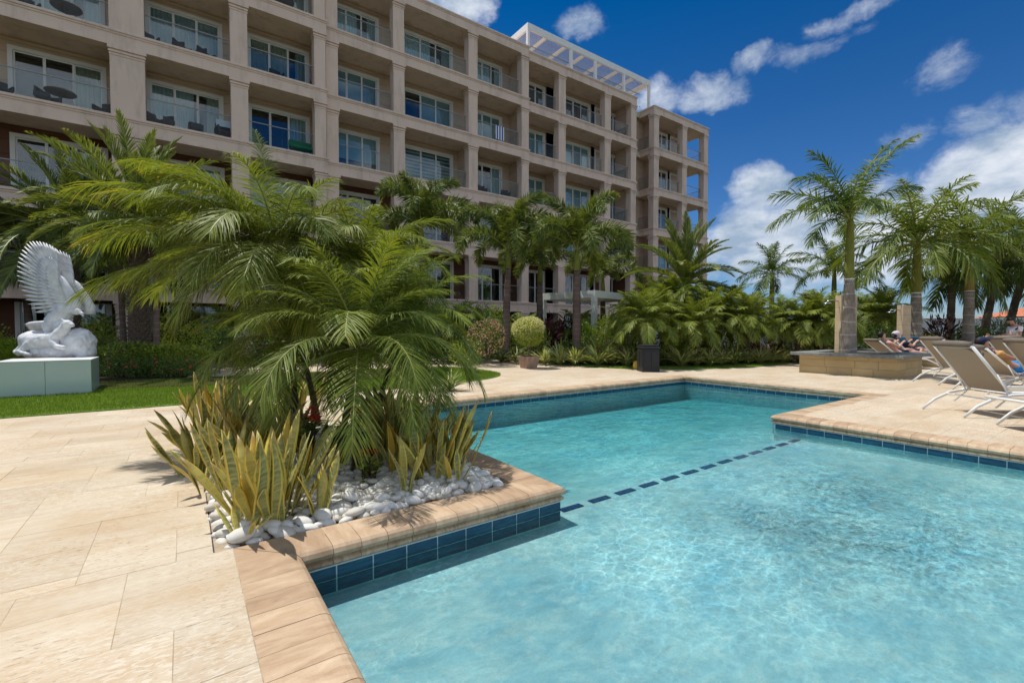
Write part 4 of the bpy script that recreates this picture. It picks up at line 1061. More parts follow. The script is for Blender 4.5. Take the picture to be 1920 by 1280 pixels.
# ================================================================== shrubs, hedges, clumps
def leafcloud(name, rx, ry, rz, n, ll, lw, mat, seed, shell=.55, up=.2, zc=None, lump=.25, stems=3, tb=.0):
    r = random.Random(seed); b = MB(); zc = rz if zc is None else zc
    lumps = [(Vector((r.gauss(0, 1), r.gauss(0, 1), r.gauss(0, 1))).normalized(), r.uniform(-lump, lump)) for _ in range(9)]
    b.cur = 0
    for k in range(stems):
        a = r.uniform(0, 6.28); b.tube([(r.uniform(-.05, .05)*rx, r.uniform(-.05, .05)*ry, 0), (math.cos(a)*rx*.4, math.sin(a)*ry*.4, zc)], [.02*rz+.008, .006], 5, cap=False)
    b.cur = 1
    for k in range(n):
        d = Vector((r.gauss(0, 1), r.gauss(0, 1), r.gauss(0, 1))).normalized()
        f = (shell+(1-shell)*r.random()) if r.random() < .8 else r.random()*shell
        f *= 1+sum(max(0, d.dot(l))**4*w for l, w in lumps)
        c = Vector((d.x*rx*f, d.y*ry*f, zc+d.z*rz*f))
        if c.z < .02: c.z = .02+r.random()*.1
        o = (d+Vector((r.gauss(0, .5), r.gauss(0, .5), r.gauss(0, .5)+up))).normalized()
        s = o.cross(Vector((r.gauss(0, 1), r.gauss(0, 1), r.gauss(0, 1)))).normalized(); L = ll*r.uniform(.6, 1.2); w_ = lw*r.uniform(.7, 1.2)
        nn_ = o.cross(s)*L*.12
        i0 = len(b.v); tv = .2+.6*r.random()+tb
        b.v += [tuple(c), tuple(c+o*L*.5+s*w_*.5), tuple(c+o*L), tuple(c+o*L*.5-s*w_*.5), tuple(c+o*L*.5-nn_)]; b.t += [tv]*5
        b.f += [(i0, i0+1, i0+4), (i0+1, i0+2, i0+4), (i0+2, i0+3, i0+4), (i0+3, i0, i0+4)]; b.mi += [1]*4
    return b.mesh(name, [M['darktrunk'], mat], tint=True)
def straps(name, n, L, w, mat, seed, spread=60, droop=70, seg=4, var=.3):
    r = random.Random(seed); b = MB()
    for k in range(n):
        a = r.uniform(0, 6.283); el = rad(90-spread*math.sqrt(r.random())); l = L*r.uniform(1-var, 1.1); dr = rad(droop*r.uniform(.5, 1.2)); p = Vector((r.uniform(-.04, .04), r.uniform(-.04, .04), 0)); h = Vector((math.cos(a), math.sin(a), 0)); sv = Vector((-math.sin(a), math.cos(a), 0))
        tv = .1+.8*r.random(); i0 = len(b.v)
        for j in range(seg+1):
            f = j/seg; ww = w*.5*(1-.92*f**2.2)*(.7+.6*min(1, f*2)); e = el-dr*f
            b.v += [tuple(p-sv*ww), tuple(p-Vector((0, 0, ww*.35))), tuple(p+sv*ww)]; b.t += [tv+.25, tv-.15, tv+.25]
            p = p+(h*math.cos(e)+Vector((0, 0, 1))*math.sin(e))*(l/seg)
        for j in range(seg): q = i0+3*j; b.f += [(q, q+1, q+4, q+3), (q+1, q+2, q+5, q+4)]; b.mi += [0, 0]
    return b.mesh(name, mat, tint=True)
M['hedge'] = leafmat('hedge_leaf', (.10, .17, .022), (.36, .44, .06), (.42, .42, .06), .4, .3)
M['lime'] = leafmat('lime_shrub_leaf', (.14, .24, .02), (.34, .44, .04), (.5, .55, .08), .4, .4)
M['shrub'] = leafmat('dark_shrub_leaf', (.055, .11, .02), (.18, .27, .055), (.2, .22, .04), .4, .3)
M['cream'] = leafmat('cream_leaf', (.52, .54, .26), (.80, .78, .52), (.72, .70, .42), .45, .35)
M['pinkfl'] = leafmat('pink_blossom', (.50, .26, .23), (.74, .44, .40), None, .6, .3)
M['red'] = leafmat('red_flower', (.45, .02, .02), (.70, .05, .04), None, .5, .3)
M['crot'] = leafmat('croton_leaf', (.10, .02, .018), (.30, .13, .04), (.40, .30, .06), .35, .25)
M['drac'] = leafmat('purple_leaf', (.03, .008, .014), (.09, .025, .03), None, .35, .2)
M['vari'] = leafmat('variegated_strap', (.18, .25, .06), (.58, .60, .28), (.68, .66, .36), .45, .3)
M['varig'] = leafmat('green_strap', (.05, .09, .02), (.22, .28, .08), (.5, .5, .2), .45, .3)
M['orange'] = leafmat('orange_flower', (.55, .12, .03), (.70, .25, .05), None, .6, .3)

# hedge behind the statue: masses of leaves in a clipped run
hedges = [(-22, 652, 700, .95, M['lime'], 'lime green clipped hedge running behind the statue pedestal', 13.6, 1.3), (238, 0, 0, .85, M['hedge'], 'clipped green hedge right of the statue with red flowers', 12.2, 1.0), (325, 0, 0, .8, M['hedge'], 'clipped green hedge section nearest the big palm', 12.4, 1.0)]
for i, (px, _, _, h, mt, lab, d, w_) in enumerate(hedges):
    p = atd(px, 640, d); me = leafcloud('hedge', w_, .45, h*.52, 3600, .075, .05, mt, i, .75, .3, h*.5, .12, 6)
    o = tag(place('hedge', me, None, (p.x, p.y, .02), (0, 0, A_R+.1)), lab, 'hedge')
p = atd(95, 640, 14.2); tag(place('hedge', leafcloud('hedge', 1.3, .5, .45, 2600, .075, .05, M['lime'], 9, .75, .3, .45, .12, 6), None, (p.x, p.y, .02), (0, 0, A_R)), 'bright lime hedge seen between statue and dark wall', 'hedge')
p = atd(20, 640, 12.9); tag(place('hedge', leafcloud('hedge', 1.2, .45, .44, 2600, .075, .05, M['lime'], 12, .75, .3, .5, .12, 6), None, (p.x, p.y, .02), (0, 0, A_R)), 'bright lime hedge directly behind the left part of the glass pedestal', 'hedge')
p = atd(-60, 640, 14.0); tag(place('hedge', leafcloud('hedge', 1.4, .5, .48, 2600, .075, .05, M['lime'], 10, .75, .3, .45, .12, 6), None, (p.x, p.y, .02), (0, 0, A_R)), 'lime hedge at the left photo edge behind glass pedestal', 'hedge')
# dark leafy skirts with small pale flowers low before the hedge
for i, (px, d, lab) in enumerate(((225, 11.6, 'low glossy ground shrub beside the glass pedestal'), (275, 11.6, 'low glossy ground shrub in front of thick palm trunk'), (325, 11.7, 'low glossy shrub with red flowers near sansevieria'), (375, 11.6, 'low glossy shrub half behind the foreground fronds'))):
    p = atd(px, 640, d); o = place('ground_shrub', leafcloud('foliage', .5, .35, .27, 900, .05, .035, M['shrub'], 20+i, .6, .3, .26, .2, 3), None, (p.x, p.y, .02)); tag(o, lab, 'shrub')
    f = MB(); rq = random.Random(i)
    for k in range(7):
        c = Vector((rq.uniform(-.4, .4), rq.uniform(-.4, -.25), rq.uniform(.15, .5))); f.tube([c, c+Vector((0, 0, .03))], [.03, .01], 6)
    fo = place('flower', f.mesh('flower', M['red'], tint=True), o)
shr = []
def shrub(px, d, size, kind, lab, z=.0, cat='shrub'):
    rx, rz = size; cfg = {'s': ('green_shrub', M['shrub'], .11, .05, 900), 'h': ('leafy_shrub', M['hedge'], .10, .06, 900), 'l': ('lime_shrub', M['lime'], .09, .05, 900), 'c': ('croton', M['crot'], .16, .05, 420), 'd': ('purple_cordyline', M['drac'], .42, .06, 240), 'p': ('blossoming_shrub', M['shrub'], .09, .05, 900)}[kind]
    nm, mt, ll, lw, n = cfg; p = atd(px, 640, d); n = int(n*max(.5, rx*rz*2.2))
    o = place(nm, leafcloud('foliage', rx, rx*.9, rz, n, ll, lw, mt, int(px*7+d), .5, .35, rz*.95, .35, 4), None, (p.x, p.y, z)); tag(o, lab, cat)
    if kind == 'p': place('blossom', leafcloud('blossom', rx*1.02, rx*.9, rz*.8, int(n*.75), .06, .055, M['pinkfl'], int(px), .92, .8, rz*1.02, .35, 0), o)
    if rx > .4 and kind in 'h' and int(px) % 2: tag(place('flower', leafcloud('flower', rx*.95, rx*.85, rz, 40, .05, .05, M['orange'], int(px), .95, .8, rz, .2, 0), o), kind='stuff')
    return o
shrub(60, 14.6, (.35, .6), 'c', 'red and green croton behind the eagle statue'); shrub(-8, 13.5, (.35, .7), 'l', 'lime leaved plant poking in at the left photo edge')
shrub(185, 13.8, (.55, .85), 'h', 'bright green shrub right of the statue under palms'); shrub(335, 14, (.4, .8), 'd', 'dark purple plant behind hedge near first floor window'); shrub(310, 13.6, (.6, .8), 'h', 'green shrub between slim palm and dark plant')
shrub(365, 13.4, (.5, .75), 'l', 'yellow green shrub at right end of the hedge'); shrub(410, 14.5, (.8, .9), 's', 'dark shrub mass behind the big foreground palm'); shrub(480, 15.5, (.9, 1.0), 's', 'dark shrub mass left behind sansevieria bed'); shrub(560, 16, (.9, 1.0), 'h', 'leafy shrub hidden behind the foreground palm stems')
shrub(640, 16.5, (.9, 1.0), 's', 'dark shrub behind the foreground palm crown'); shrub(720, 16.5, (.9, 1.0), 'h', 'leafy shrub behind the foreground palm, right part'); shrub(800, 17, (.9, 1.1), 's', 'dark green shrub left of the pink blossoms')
shrub(914, 15.4, (.60, .78), 'p', 'pink blossoming bush left of the foxtail palm trunk', .2, 'bush'); shrub(880, 17.5, (.8, 1.2), 's', 'tall dark bush behind the pink blossoms'); shrub(965, 18.5, (.7, .8), 'h', 'leafy shrub right behind the first foxtail trunk')
shrub(1030, 19, (.5, .9), 'd', 'dark cordyline under the pergola roof, left one'); shrub(1060, 19.5, (.5, .9), 'd', 'dark cordyline under the pergola roof, right one'); shrub(1065, 16.6, (.6, .45), 's', 'low dark shrub before the pergola, left of post')
shrub(1100, 18, (.6, .9), 'l', 'lime shrub left of the pergola post'); shrub(1150, 18, (.9, 1.0), 'h', 'green shrub inside the pergola right part'); shrub(1185, 17.5, (.6, .7), 'l', 'yellow green shrub right of the pergola post')
shrub(1150, 16.3, (.8, .4), 'c', 'low reddish croton behind the variegated clumps'); shrub(1245, 17.5, (1.0, .9), 's', 'dark bush behind the bin and short palms'); shrub(1290, 18.5, (1.0, 1.0), 's', 'dark bush filling under the large date palm')
shrub(1330, 17.5, (.8, .55), 'h', 'low bush with orange flowers under short palms'); shrub(1375, 17.8, (.8, .5), 'l', 'low lime shrub between leaning palm trunks'); shrub(1425, 17.6, (.9, .42), 'c', 'low red tinged croton hedge before the white wall'); shrub(1475, 18, (.9, .45), 'h', 'low green shrub right of the red tinged croton')
shrub(1515, 18.6, (.5, .75), 'p', 'small pink flowering bush behind leaning short palms', 0, 'bush'); shrub(1400, 18.8, (.5, .75), 'p', 'pink flowering bush in front of white wall posts', 0, 'bush'); shrub(1545, 17.6, (.8, .5), 'l', 'lime shrub left beside the shower post foot')
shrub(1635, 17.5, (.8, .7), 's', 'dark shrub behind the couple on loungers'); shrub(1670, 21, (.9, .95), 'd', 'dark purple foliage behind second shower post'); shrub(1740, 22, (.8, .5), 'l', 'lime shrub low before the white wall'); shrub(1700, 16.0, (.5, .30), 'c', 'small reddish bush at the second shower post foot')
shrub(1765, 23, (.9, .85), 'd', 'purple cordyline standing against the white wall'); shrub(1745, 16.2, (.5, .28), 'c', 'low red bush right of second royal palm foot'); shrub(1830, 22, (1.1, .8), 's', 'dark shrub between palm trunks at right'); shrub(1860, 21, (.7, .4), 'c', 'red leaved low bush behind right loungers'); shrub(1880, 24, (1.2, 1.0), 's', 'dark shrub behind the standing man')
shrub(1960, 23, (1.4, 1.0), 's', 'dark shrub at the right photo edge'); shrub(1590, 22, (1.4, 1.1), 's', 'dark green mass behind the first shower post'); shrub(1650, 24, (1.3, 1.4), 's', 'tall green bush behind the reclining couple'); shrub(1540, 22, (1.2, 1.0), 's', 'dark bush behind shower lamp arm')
shrub(1000, 17.6, (.8, .75), 'h', 'bright leafy shrub behind the round topiary'); shrub(870, 15.6, (.7, .5), 'h', 'bright low shrub behind the left wooden pot'); shrub(1130, 16.6, (.7, .55), 'h', 'bright bush right at the pergola post foot'); shrub(1200, 16.4, (.7, .5), 'h', 'bright bush between pergola and bin'); shrub(1270, 16, (.8, .5), 'h', 'bright bush right behind the bin palms')
shrub(920, 20, (1.1, 1.2), 'h', 'tall green shrub under the first floor balcony'); shrub(1060, 21, (1.0, .9), 's', 'dark green shrub against the ground floor wall')
# arching areca clumps under the facade
for i, (px, d, z, lab) in enumerate(((190, 15.5, .9, 'arching green palm clump behind the statue'), (330, 16, .9, 'arching palm clump behind thick trunk'), (850, 17.2, 1.2, 'blue green arching palm clump by the pink bush'), (905, 19.5, 1.3, 'arching palm clump below first floor balcony'), (980, 20.5, 1.0, 'arching palm clump right of the first foxtail'), (1165, 19, 1.2, 'arching lime palm clump inside the pergola'), (1090, 20, 1.0, 'arching palm clump seen through the pergola'), (430, 17, 1.2, 'arching clump behind foreground crown, left'), (540, 18, 1.3, 'arching clump behind foreground crown, middle'), (660, 18, 1.3, 'arching clump behind foreground crown, right'))):
    p = atd(px, 640, d); t = thing('palm_clump', lab, 'palm clump', (p.x, p.y, 0), 0)
    b = MB(); [b.tube([(.05*math.cos(k), .05*math.sin(k), 0), (.12*math.cos(k), .12*math.sin(k), z)], [.04, .03], 6) for k in range(5)]; place('stem', b.mesh('stem', M['rachis']), t)
    crown(t, (0, 0, z), F_areca, 16, random.uniform(.8, 1.05), az0=i, rseed=i+60)
# variegated strap clumps edging the bed
vm = [straps('variegated_clump', 80, .66, .036, M['vari'], 40+i, 62, 60) for i in range(3)]+[straps('variegated_clump', 60, .62, .034, M['varig'], 50+i, 62, 60) for i in range(2)]
ords = ['first', 'second', 'third', 'fourth', 'fifth', 'sixth', 'seventh', 'eighth', 'ninth', 'tenth', 'eleventh', 'twelfth', 'thirteenth', 'fourteenth', 'fifteenth', 'sixteenth', 'seventeenth', 'eighteenth', 'nineteenth', 'twentieth']
cl_ = [(940, 16.2, .8), (968, 16.0, .7), (1022, 15.4, .8), (1050, 15.2, .95), (1078, 15.0, .8), (1100, 15.2, .75), (1122, 14.8, 1.0), (1150, 15, .85), (1176, 14.7, .9), (1192, 15.2, .8), (1248, 14.6, .75), (1278, 14.4, 1.0), (1305, 14.7, .9), (1330, 14.5, .8), (1352, 15, .8), (1378, 15, .9), (1402, 15.6, .8), (1425, 15.6, .8), (1448, 16, .8), (1466, 16.2, .6)]
for i, (px, d, sc) in enumerate(cl_):
    p = atd(px, 640, d+.7); o = place('variegated_clump', vm[i % 3 if i % 5 else 3], None, (p.x, p.y, .04), (0, 0, i*1.3), sc*1.5)
    tag(o, f'{ords[i]} white striped strap leaf clump from the left along the grass strip', 'strap plant', 'striped clumps edging the grass strip')
for i, (px, d, sc, lab) in enumerate(((845, 16.5, .8, 'striped clump left of the shadowed flower pot'), (842, 9.3, .85, 'green strap leaf clump on the rounded lawn tip'), (800, 9.4, .8, 'strap leaf clump on lawn half behind drooping fronds'), (760, 9.2, .8, 'strap leaf clump behind the right sansevieria'), (890, 8.9+4, .5, 'low dark clump at rear of rounded lawn'))):
    p = atd(px, 700, d); tag(place('strap_clump', vm[3+i % 2], None, (p.x, p.y, .02), (0, 0, i), sc), lab, 'strap plant')

# ================================================================== planter bed
pb = thing('pebble_bed', 'bed of smooth white pebbles in the pool side planter', 'pebble bed', (1.1, 4.2, 0))
b = MB(); b.box(.12, 2.158, 3.052, 6.2, -.032, -.028); b.build('bed_soil', M['grout'], pb)
edge = MB(); edge.box(.10, .125, 3.06, 6.2, -.03, -.001); edge.box(.12, 2.15, 6.18, 6.2, -.03, -.001); edge.build('metal_edging', M['furn'], pb)
def pebmat():
    m, q, out = newmat('white_pebble'); ob = q.node('ShaderNodeTexCoord').outputs['Object']; oi = q.node('ShaderNodeObjectInfo').outputs['Random']
    cc = q.node('ShaderNodeCombineXYZ'); q.put(cc, 0, q.m('MULTIPLY', oi, 23.)); V = q.vadd(q.vscale(ob, (10, 10, 10)), cc.outputs[0])
    col = q.mix(q.mapr(q.noise(V, .8, 6, .6), .35, .75), (.78, .76, .70), (.52, .49, .43)); col = q.mix(q.mapr(oi, .5, 1., 0, .7), col, (.46, .40, .32))
    principled(q, out, col, .6, .35, normal=bump(q, q.noise(V, 3., 5, .6), .15, .004)); return m
M['pebble'] = pebmat()
import bmesh
pm = []
for i in range(7):
    bm = bmesh.new(); bmesh.ops.create_icosphere(bm, subdivisions=2, radius=1)
    r = random.Random(i); ax = [Vector((r.gauss(0, 1), r.gauss(0, 1), r.gauss(0, 1))).normalized() for _ in range(4)]; am = [r.uniform(-.16, .16) for _ in ax]
    for v in bm.verts:
        d = v.co.normalized(); f = 1+sum(a*max(0, d.dot(x))**2 for x, a in zip(ax, am)); v.co = Vector((d.x*f*.052*r_ if False else d.x*f*.055, d.y*f*.037, d.z*f*.024))
    me = bpy.data.meshes.new('pebble'); bm.to_mesh(me); bm.free(); me.materials.append(M['pebble']); me.polygons.foreach_set('use_smooth', [True]*len(me.polygons)); pm.append(me)
rp_ = random.Random(8); cand = []; grid = {}
def ok(x, y, z, rmin):
    gx, gy = int(x/.06), int(y/.06)
    for a in range(gx-1, gx+2):
        for c in range(gy-1, gy+2):
            for (X, Y, Z) in grid.get((a, c), ()):
                if (X-x)**2+(Y-y)**2+((Z-z)*1.6)**2 < rmin*rmin: return False
    return True
for layer, z, tries in ((0, -.022, 9000), (1, .004, 5200), (2, .024, 1200)):
    for _ in range(tries):
        x, y = rp_.uniform(.165, 2.12), rp_.uniform(3.095, 6.1)
        if ok(x, y, z, .060 if layer < 2 else .080): grid.setdefault((int(x/.06), int(y/.06)), []).append((x, y, z)); cand.append((x, y, z, layer))
cand.sort(key=lambda c: (c[0]**2+c[1]**2)-(c[3]*1.2))
stf = MB(); np_ = 0
for (x, y, z, l) in cand:
    sc = rp_.choice((.8, .9, 1.0, 1.1, 1.25, 1.5)); e = (rp_.uniform(-.28, .28), rp_.uniform(-.28, .28), rp_.uniform(0, 6.28)); zz = z+.014+rp_.uniform(-.004, .008)
    if l > 0 and np_ < 292 or (l == 0 and y < 3.35 and np_ < 292): place('pebble', rp_.choice(pm), pb, (x-1.1, y-4.2, zz), e, sc); np_ += 1
    else:
        me = rp_.choice(pm); T = Matrix.Translation((x, y, zz)) @ Euler(e).to_matrix().to_4x4() @ Matrix.Scale(sc, 4); n = len(stf.v)
        stf.v += [tuple(T @ v.co) for v in me.vertices]; stf.t += [.5]*len(me.vertices); stf.f += [tuple(n+i for i in p_.vertices) for p_ in me.polygons]; stf.mi += [0]*len(me.polygons)
tag(stf.build('pebbles', M['pebble'], pb, smooth=True), kind='stuff')

# ---- sansevieria
def sansmat():
    m, q, out = newmat('sansevieria_leaf')
    ac = q.node('ShaderNodeAttribute', attribute_name='across').outputs['Fac']; al = q.node('ShaderNodeAttribute', attribute_name='along').outputs['Fac']
    oi = q.node('ShaderNodeObjectInfo').outputs['Random']; ob = q.node('ShaderNodeTexCoord').outputs['Object']
    n = q.noise(q.vscale(ob, (6, 6, 34)), 1., 5, .7, .6)
    mid = q.mix(q.mapr(n, .38, .62), (.14, .17, .055), (.38, .38, .14))
    mid = q.mix(q.mapr(oi, .35, 1.), mid, (.34, .29, .07)) if False else q.mix(q.m('MULTIPLY', q.mapr(oi, .3, 1.), .7), mid, (.62, .48, .09))
    mid = q.mix(q.mapr(oi, .86, .90), mid, (.56, .36, .05))
    edge_ = q.mapr(q.m('ADD', q.m('ABSOLUTE', ac), q.m('MULTIPLY', q.m('SUBTRACT', q.noise(ob, 18., 3), .5), .25)), .60, .70)
    col = q.mix(edge_, mid, (.74, .56, .09))
    dry = q.m('MULTIPLY', q.mapr(q.m('ADD', al, q.m('MULTIPLY', q.noise(ob, 9., 4), .5)), 1.08, 1.25), q.mapr(oi, .2, .4))
    col = q.mix(q.m('MULTIPLY', dry, .8), col, (.30, .17, .07))
    col = q.mix(q.m('MULTIPLY', q.mapr(q.noise(ob, 14., 5, .7), .62, .72), .6), col, (.22, .13, .05))
    principled(q, out, col, .42, .4, normal=bump(q, n, .15, .003)); return m
M['sans'] = sansmat()
def sansleaf(L, w, seed, bend, twist, wave):
    r = random.Random(seed); b = MB(); N = 9; p = Vector((0, 0, 0)); e = rad(88); ph = r.uniform(0, 6)
    for j in range(N+1):
        f = j/N; ww = w*.45*(.55+.9*min(1, f*1.9))*(1-max(0, (f-.55)/.45)**2.0*.97)*(1+.08*math.sin(f*9+ph)); tw = twist*f
        sv = Vector((0, 1, 0)); hx = Vector((-math.sin(e), 0, math.cos(e)))
        a = sv*math.cos(tw)+hx*math.sin(tw); nrm_ = hx*math.cos(tw)-sv*math.sin(tw)
        o = sv*(wave*math.sin(f*5+ph))
        for ac, dz in ((-1, .30), (-.45, .05), (0, -.06), (.45, .05), (1, .30)):
            b.v.append(tuple(p+o+a*ww*ac+nrm_*(-dz*ww))); b.uv.append((ac, f)); b.t.append(.5)
        for ac, dz in ((.5, .14), (0, .02), (-.5, .14)):
            b.v.append(tuple(p+o+a*ww*ac+nrm_*(-dz*ww-.0045*(1-f)-.001))); b.uv.append((ac, f)); b.t.append(.5)
        p = p+Vector((math.cos(e), 0, math.sin(e)))*(L/N); e -= bend/N
    for j in range(N):
        for k in range(8): a = j*8+k; c = j*8+(k+1) % 8; b.f.append((a, c, c+8, a+8)); b.mi.append(0)
    b.f.append(tuple(N*8+k for k in range(8))); b.mi.append(0)
    return b.mesh('leaf', M['sans'], True, uv=True)
SL = [sansleaf(.62, .075, 1, .25, .5, .012), sansleaf(.70, .07, 2, .45, -.7, .02), sansleaf(.52, .08, 3, .15, .3, .01), sansleaf(.66, .065, 4, .75, .9, .02), sansleaf(.42, .07, 5, .5, -.4, .01), sansleaf(.74, .07, 6, .1, 1.1, .015), sansleaf(.3, .06, 7, .35, .3, .005)]
def sans(px, py_, n, rad_, hs, lab, sd, wide=20):
    g = G(px, py_, 0); t = thing('snake_plant', lab, 'snake plant', (g.x, g.y, -.01), 0, None); r = random.Random(sd)
    for k in range(n):
        a = r.uniform(0, 6.283); q = math.sqrt(r.random()); x, y = math.cos(a)*q*rad_, math.sin(a)*q*rad_; sc = hs*r.uniform(.6, 1.08)
        me = SL[r.choice((0, 1, 2, 3, 5, 5, 0, 4))] if n > 4 else SL[r.choice((4, 6, 2))]
        o = place('leaf', me, t, (x, y, 0), (0, 0, 0), sc); o.rotation_euler = Euler((0, rad(wide)*q*r.uniform(.2, 1.3), a+r.uniform(-.6, .6)), 'XYZ')
sans(505, 968, 51, .20, 0.96, 'largest front clump of yellow edged snake plant by the deck', 1, 24)
sans(450, 925, 27, .15, 0.82, 'snake plant clump behind the front one toward deck', 2, 22)
sans(395, 860, 40, .22, 0.90, 'tall snake plant clump at the left planter edge', 3, 20)
sans(450, 820, 40, .22, 0.95, 'snake plant clump behind the left edge clump', 4, 16)
sans(400, 800, 37, .25, 0.95, 'rearmost left snake plant clump against the lawn', 5, 16)
sans(520, 815, 34, .22, 0.95, 'snake plant clump just left of red flowers', 6, 16)
sans(760, 838, 37, .22, 0.90, 'snake plant clump right of the palm stems', 7, 22)
sans(800, 868, 30, .18, 0.82, 'front right snake plant clump beside the coping corner', 8, 26)
sans(735, 800, 34, .25, 0.95, 'snake plant clump behind the right one near water', 9, 14)
sans(848, 905, 9, .07, 0.53, 'small snake plant by the right coping', 10, 28)
sans(600, 968, 6, .03, 0.77, 'lone small snake plant sprig among the white pebbles', 11, 12)
sans(383, 925, 5, .03, 0.65, 'small snake plant sprig touching the paved deck', 12, 20)
sans(452, 1015, 5, .03, 0.47, 'tiny snake plant sprig at the front planter corner', 13, 40)
sans(765, 925, 6, .04, 0.69, 'narrow snake plant sprig left of right clump', 14, 14)
sans(560, 905, 10, .1, 0.77, 'snake plant tuft between front clump and stems', 15, 22)
sans(680, 800, 23, .2, 0.86, 'snake plant clump directly behind the palm stems', 16, 14)

sans(500, 860, 22, .2, .92, 'snake plant clump filling the bed left of stems', 17, 18)
sans(560, 850, 16, .16, .8, 'short snake plant clump beside the red flowers', 18, 20)
sans(560, 790, 24, .25, .95, 'snake plant clump far behind the red flowers', 19, 16)
sans(725, 850, 20, .16, .9, 'snake plant clump right beside the palm stems', 20, 20)
sans(790, 830, 24, .22, .95, 'snake plant clump nearest the far pool zone', 21, 20)
sans(465, 885, 16, .15, .9, 'snake plant clump in the middle of the left edge', 22, 22)
sans(812, 890, 24, .17, .98, 'bright snake plant clump in front of the right group', 23, 28)
sans(745, 880, 18, .14, .86, 'snake plant clump between stems and right front group', 24, 24)
sans(862, 872, 14, .12, .85, 'snake plant clump hugging the right coping', 25, 30)
sans(372, 885, 18, .14, .92, 'snake plant clump leaning over the deck edge', 26, 30)
# ---- crown of thorns with red flowers
def thorny(px, py_, h, n, lab, sd, clusters):
    g = G(px, py_, 0); t = thing('thorny_flower_plant', lab, 'flowering plant', (g.x, g.y, -.01)); r = random.Random(sd); b = MB(); lf = MB(); tips = []
    for k in range(n):
        a = r.uniform(0, 6.28); tip = Vector((math.cos(a)*.12*r.random(), math.sin(a)*.12*r.random(), h*r.uniform(.7, 1.05))); st = Vector((math.cos(a)*.03, math.sin(a)*.03, 0)); md = st.lerp(tip, .5)+Vector((r.uniform(-.03, .03), r.uniform(-.03, .03), 0))
        b.tube([st, md, tip], [.016, .013, .010], 7); tips.append(tip)
        for j in range(50):
            q = st.lerp(tip, r.random()); c = r.uniform(0, 6.28); b.tube([q, q+Vector((math.cos(c)*.03, math.sin(c)*.03, .005))], [.003, .0006], 3, cap=False)
        for j in range(13):
            c = r.uniform(0, 6.28); e = r.uniform(.0, .9); d = Vector((math.cos(c)*math.cos(e), math.sin(c)*math.cos(e), math.sin(e))); s_ = Vector((-math.sin(c), math.cos(c), 0)); L = r.uniform(.06, .10); q = tip+Vector((0, 0, -r.random()*.1)); i0 = len(lf.v); w_ = L*.22
            lf.v += [tuple(q), tuple(q+d*L*.6+s_*w_), tuple(q+d*L-Vector((0, 0, .01))), tuple(q+d*L*.6-s_*w_), tuple(q+d*L*.55-Vector((0, 0, .008)))]; lf.t += [r.uniform(.2, .9)]*5; lf.f += [(i0, i0+1, i0+4), (i0+1, i0+2, i0+4), (i0+2, i0+3, i0+4), (i0+3, i0, i0+4)]; lf.mi += [0]*4
    place('stem', b.mesh('stem', M['darktrunk']), t); place('foliage', lf.mesh('foliage', M['shrub'] if sd != 3 else M['hedge'], tint=True), t)
    for k in range(clusters):
        tp = tips[k % len(tips)]; f = MB(); cc_ = tp+Vector((r.uniform(-.03, .03), r.uniform(-.03, .03), .05+r.uniform(0, .03)))
        for j in range(22):
            o_ = Vector((r.gauss(0, .032), r.gauss(0, .032), r.gauss(0, .02)))+cc_
            for m_ in range(2):
                a = m_*math.pi+j; i0 = len(f.v); u_ = Vector((math.cos(a), math.sin(a), .25))*.026; v_ = Vector((-math.sin(a), math.cos(a), 0))*.016
                f.v += [tuple(o_), tuple(o_+u_*.6+v_), tuple(o_+u_*1.15), tuple(o_+u_*.6-v_)]; f.t += [r.uniform(.2, .9)]*4; f.f.append((i0, i0+1, i0+2, i0+3)); f.mi.append(0)
        place('flower', f.mesh('flower', M['red'], tint=True), t)
thorny(578, 884, .52, 6, 'thorny plant with the largest red flower cluster', 1, 4); thorny(662, 884, .50, 5, 'thorny plant with red flowers right of palm stem', 2, 3)
thorny(692, 905, .20, 6, 'short thorny plant with one red flower in pebbles', 3, 1); thorny(700, 860, .25, 4, 'dark leafy thorny plant at the palm stem base', 4, 0); thorny(625, 850, .3, 4, 'leafy thorny plant left of the front palm stem', 5, 0)
# ================================================================== statue and pedestal
def gpanel():
    m, q, out = newmat('backpainted_glass'); P = pos(q)
    col = q.mix(q.mapr(q.noise(P, .8, 4, .6), .35, .65), (.42, .54, .50), (.48, .60, .56)); principled(q, out, col, .12, .6); return m
M['gpanel'] = gpanel(); M['marble'] = simple('white_marble', (.80, .80, .80), (.50, .51, .54), .6, 5., .3, bumps=.3, bscale=25)
pa, pb_ = G(172, 738), G(202, 727)
u1, v0, v1 = pa.x, pa.y, pb_.y+.05; u0 = u1-1.27; PH = .665
ped = thing('glass_pedestal', 'pale green glass clad pedestal standing on the lawn', 'pedestal', ((u0+u1)/2, (v0+v1)/2, 0))
b = MB(); b.box(u0+.02, u1-.02, v0+.02, v1-.02, 0, PH-.02); b.build('core', M['whitetrim'], ped)
mid = (u0+u1)/2+.0
for a, c in ((u0+.003, mid-.004), (mid+.004, u1-.003)): b = MB(); b.box(a, c, v0, v0+.018, .01, PH-.021, bev=.002); b.build('glass_panel', M['gpanel'], ped)
for x in (u0, u1-.018): b = MB(); b.box(x, x+.018, v0+.021, v1-.003, .01, PH-.021, bev=.002); b.build('glass_panel', M['gpanel'], ped)
b = MB(); b.box(u0-.004, u1+.004, v0-.004, v1+.004, PH-.018, PH, bev=.003); b.build('top_slab', M['white'], ped)
